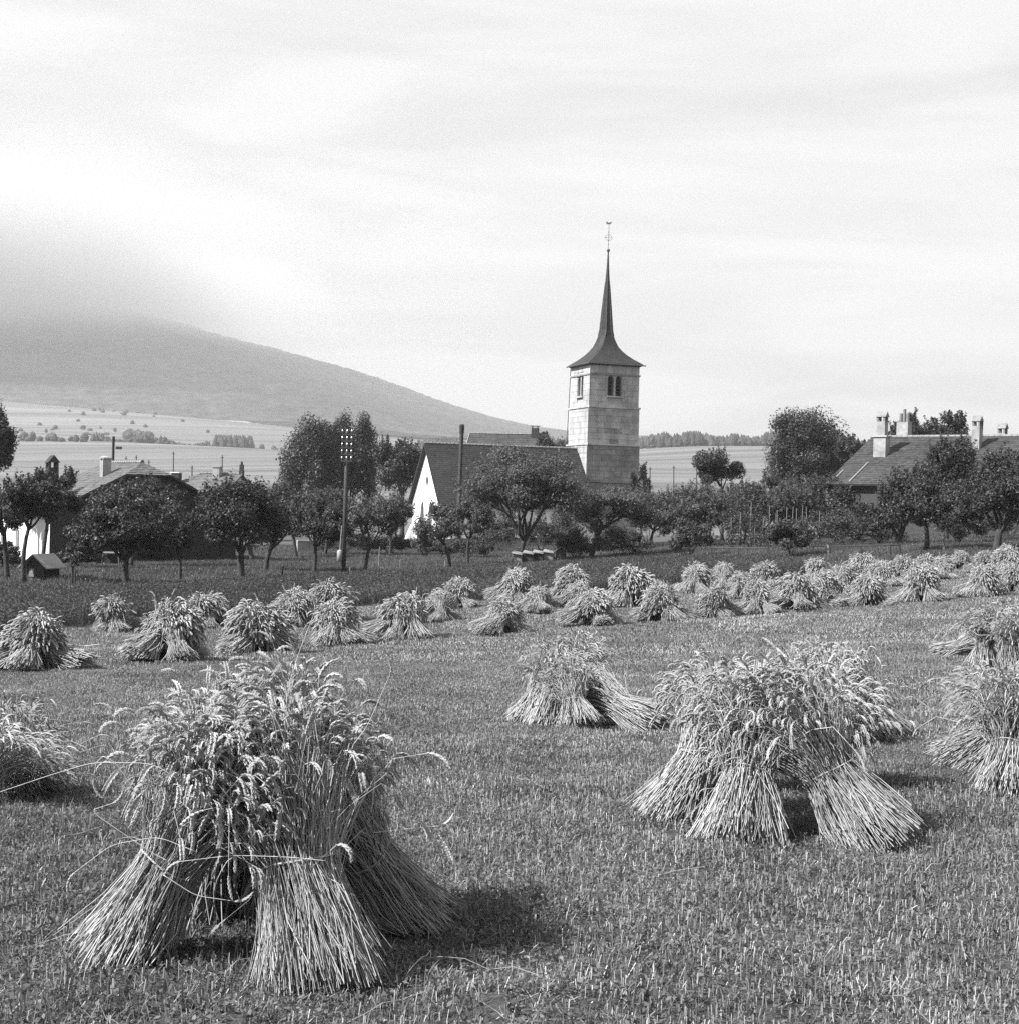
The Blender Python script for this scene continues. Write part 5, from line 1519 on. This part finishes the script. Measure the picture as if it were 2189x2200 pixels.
def stook(label, px, py, ytop, seed):
    g = np.random.default_rng(seed)
    b = hit(px, py - 3)
    D = b[1]
    h = (py - ytop) * D / FOC
    s = float(np.clip(h / .90, .85, 1.6))
    o = empty('stook', b, label, 'stook', 'stooks standing in rows across the field', rz=float(g.random() * 6.28))
    o.scale = (s*float(g.uniform(1.05, 1.25)), s*float(g.uniform(1.0, 1.2)), s*1.06)
    o.rotation_euler = (float(g.normal(0, .05)), float(g.normal(0, .05)), o.rotation_euler[2])
    k = int(g.integers(4, 8))
    gap = float(g.uniform(.75, 1.0)); slump = float(g.choice([0, 0, .03, .06]))
    for i in range(k):
        v = int(g.integers(0, 5))
        me, me2, head = far_sheaves[v]
        az = gap*2*math.pi*i/k + g.normal(0, .25)
        rr = head[0] - .12 + g.normal(0, .05)
        so = bpy.data.objects.new('sheaf', me); COL.objects.link(so); so.parent = o
        so.location = (-rr*math.cos(az), -rr*math.sin(az), .0)
        so.rotation_euler = (g.normal(0, .10), g.normal(0, .09) + slump + (.45 if i == 0 and g.random() < .5 else 0), az)
        ss = float(g.uniform(.8, 1.14)); so.scale = (ss, ss, ss)
        e_ = bpy.data.objects.new('ears', me2); COL.objects.link(e_); e_.parent = so; e_['kind'] = 'stuff'; so['kind'] = 'stuff'
    return o
front = [(78, 1441, 1322), (359, 1423, 1301), (557, 1407, 1309), (723, 1389, 1301), (864, 1377, 1290), (1075, 1365, 1288), (1271, 1348, 1275), (1413, 1337, 1266), (1525, 1331, 1261), (1623, 1322, 1258), (1700, 1313, 1235), (1777, 1306, 1244), (1865, 1304, 1244), (1981, 1295, 1227), (2111, 1286, 1229), (2180, 1274, 1222)]
back = [(242, 1358, 1290), (447, 1351, 1283), (632, 1350, 1272), (713, 1338, 1264), (940, 1337, 1276), (980, 1309, 1250), (1107, 1298, 1234), (1151, 1320, 1263), (1224, 1296, 1235), (1238, 1313, 1252), (1355, 1306, 1226), (1488, 1276, 1221), (1556, 1267, 1221), (1596, 1290, 1240), (1642, 1264, 1219), (1735, 1278, 1236), (1758, 1252, 1208), (1804, 1277, 1223), (1850, 1252, 1204), (1900, 1264, 1213), (1932, 1242, 1194), (1986, 1232, 1192), (2027, 1248, 1206), (2067, 1225, 1183), (2113, 1235, 1192), (2161, 1244, 1183)]
ORD = 'first second third fourth fifth sixth seventh eighth ninth tenth eleventh twelfth thirteenth fourteenth fifteenth sixteenth seventeenth eighteenth nineteenth twentieth twenty-first twenty-second twenty-third twenty-fourth twenty-fifth twenty-sixth'.split()
for i, (px, py, yt) in enumerate(front):
    stook('wheat stook in the front row across the field, %s from the left' % ORD[i], px, py, yt, 1000 + i + (300 if i == 2 else 0))
for i, (px, py, yt) in enumerate(back):
    stook('wheat stook behind the front row, %s from the left' % ORD[i], px, py, yt, 1100 + i)

# straws fallen on the stubble
g = np.random.default_rng(77)
L_ = []
for i in range(70):
    y = 3.2 + 9 * g.random() ** 1.5; x = (g.random()*2 - 1) * (.38*y)
    a = g.random() * math.pi; l = g.uniform(.1, .5)
    t = np.linspace(-.5, .5, 6)
    px_ = x + l*t*math.cos(a); py_ = y + l*t*math.sin(a) + .05*l*np.cos(t*3)
    L_.append(np.stack([px_, py_, ground(px_, py_) + .03 + .02*g.random() + .012*g.normal(0, 1, 6)], -1))
L_ = np.array(L_)
V, F = tubes(L_, np.full(L_.shape[:2], .0013), 3)
o = link('fallen_straw', mesh_from('fallen_straw', V, F, MAT['straw'], tone=np.repeat(g.uniform(.7, 1.2, len(L_)), 18)), None, kind='stuff')
tag(o, 'single straws lying scattered over the near stubble', 'straw')
# ------------------------------------------------------------------ air: haze in the valley, mist on the mountain
def volume_box(name, lo, hi, build):
    m = MB().hexa([(lo[0], lo[1], lo[2]), (hi[0], lo[1], lo[2]), (hi[0], hi[1], lo[2]), (lo[0], hi[1], lo[2])], [(lo[0], lo[1], hi[2]), (hi[0], lo[1], hi[2]), (hi[0], hi[1], hi[2]), (lo[0], hi[1], hi[2])])
    mt = bpy.data.materials.new(name)
    mt.use_nodes = True
    t = mt.node_tree
    t.nodes.clear()
    out = t.nodes.new('ShaderNodeOutputMaterial')
    pv = t.nodes.new('ShaderNodeVolumePrincipled')
    pv.inputs['Color'].default_value = (.94, .94, .94, 1)
    pv.inputs['Anisotropy'].default_value = 0.2
    build(t, pv)
    t.links.new(pv.outputs[0], out.inputs['Volume'])
    return m.build(name, mt, None, kind='stuff')
HAZE = 0.00015
def _haze(t, pv): pv.inputs['Density'].default_value = HAZE
volume_box('haze', (-7000, -60, -12), (7000, 5600, 900), _haze)
def _mist(t, pv):
    """thin cloud lying on the mountain: soft below, above and towards its end"""
    pv.inputs['Color'].default_value = (1, 1, 1, 1)
    pv.inputs['Anisotropy'].default_value = 0.0
    g = t.nodes.new('ShaderNodeNewGeometry')
    sep = t.nodes.new('ShaderNodeSeparateXYZ'); t.links.new(g.outputs['Position'], sep.inputs[0])
    mp_ = t.nodes.new('ShaderNodeMapping'); mp_.inputs['Scale'].default_value = (.0022, .0022, .006)
    t.links.new(g.outputs['Position'], mp_.inputs[0])
    n = t.nodes.new('ShaderNodeTexNoise'); n.inputs['Scale'].default_value = 1.0; n.inputs['Detail'].default_value = 4
    t.links.new(mp_.outputs[0], n.inputs['Vector'])
    def wob(sock, amp):
        w = t.nodes.new('ShaderNodeMath'); w.operation = 'MULTIPLY_ADD'; w.inputs[1].default_value = amp; w.inputs[2].default_value = -amp/2
        t.links.new(n.outputs['Fac'], w.inputs[0])
        ad = t.nodes.new('ShaderNodeMath'); ad.operation = 'ADD'; t.links.new(sock, ad.inputs[0]); t.links.new(w.outputs[0], ad.inputs[1])
        return ad.outputs[0]
    def ramp(sock, a, b, lo, hi):
        r1 = t.nodes.new('ShaderNodeMapRange'); r1.interpolation_type = 'SMOOTHSTEP'
        r1.inputs['From Min'].default_value = a; r1.inputs['From Max'].default_value = b
        r1.inputs['To Min'].default_value = lo; r1.inputs['To Max'].default_value = hi
        t.links.new(sock, r1.inputs['Value']); return r1.outputs[0]
    def mul(a, b):
        m_ = t.nodes.new('ShaderNodeMath'); m_.operation = 'MULTIPLY'; t.links.new(a, m_.inputs[0]); t.links.new(b, m_.inputs[1]); return m_.outputs[0]
    up = ramp(wob(sep.outputs['Z'], 260), 300, 620, 0, 1)
    top = ramp(wob(sep.outputs['Z'], 200), 570, 740, 1, 0)
    end = ramp(wob(sep.outputs['X'], 700), -1350, -450, 1, 0)
    k = t.nodes.new('ShaderNodeValue'); k.outputs[0].default_value = .006
    t.links.new(mul(mul(up, top), mul(end, k.outputs[0])), pv.inputs['Density'])
volume_box('mist', (-5200, 2700, 220), (-50, 4700, 895), _mist)
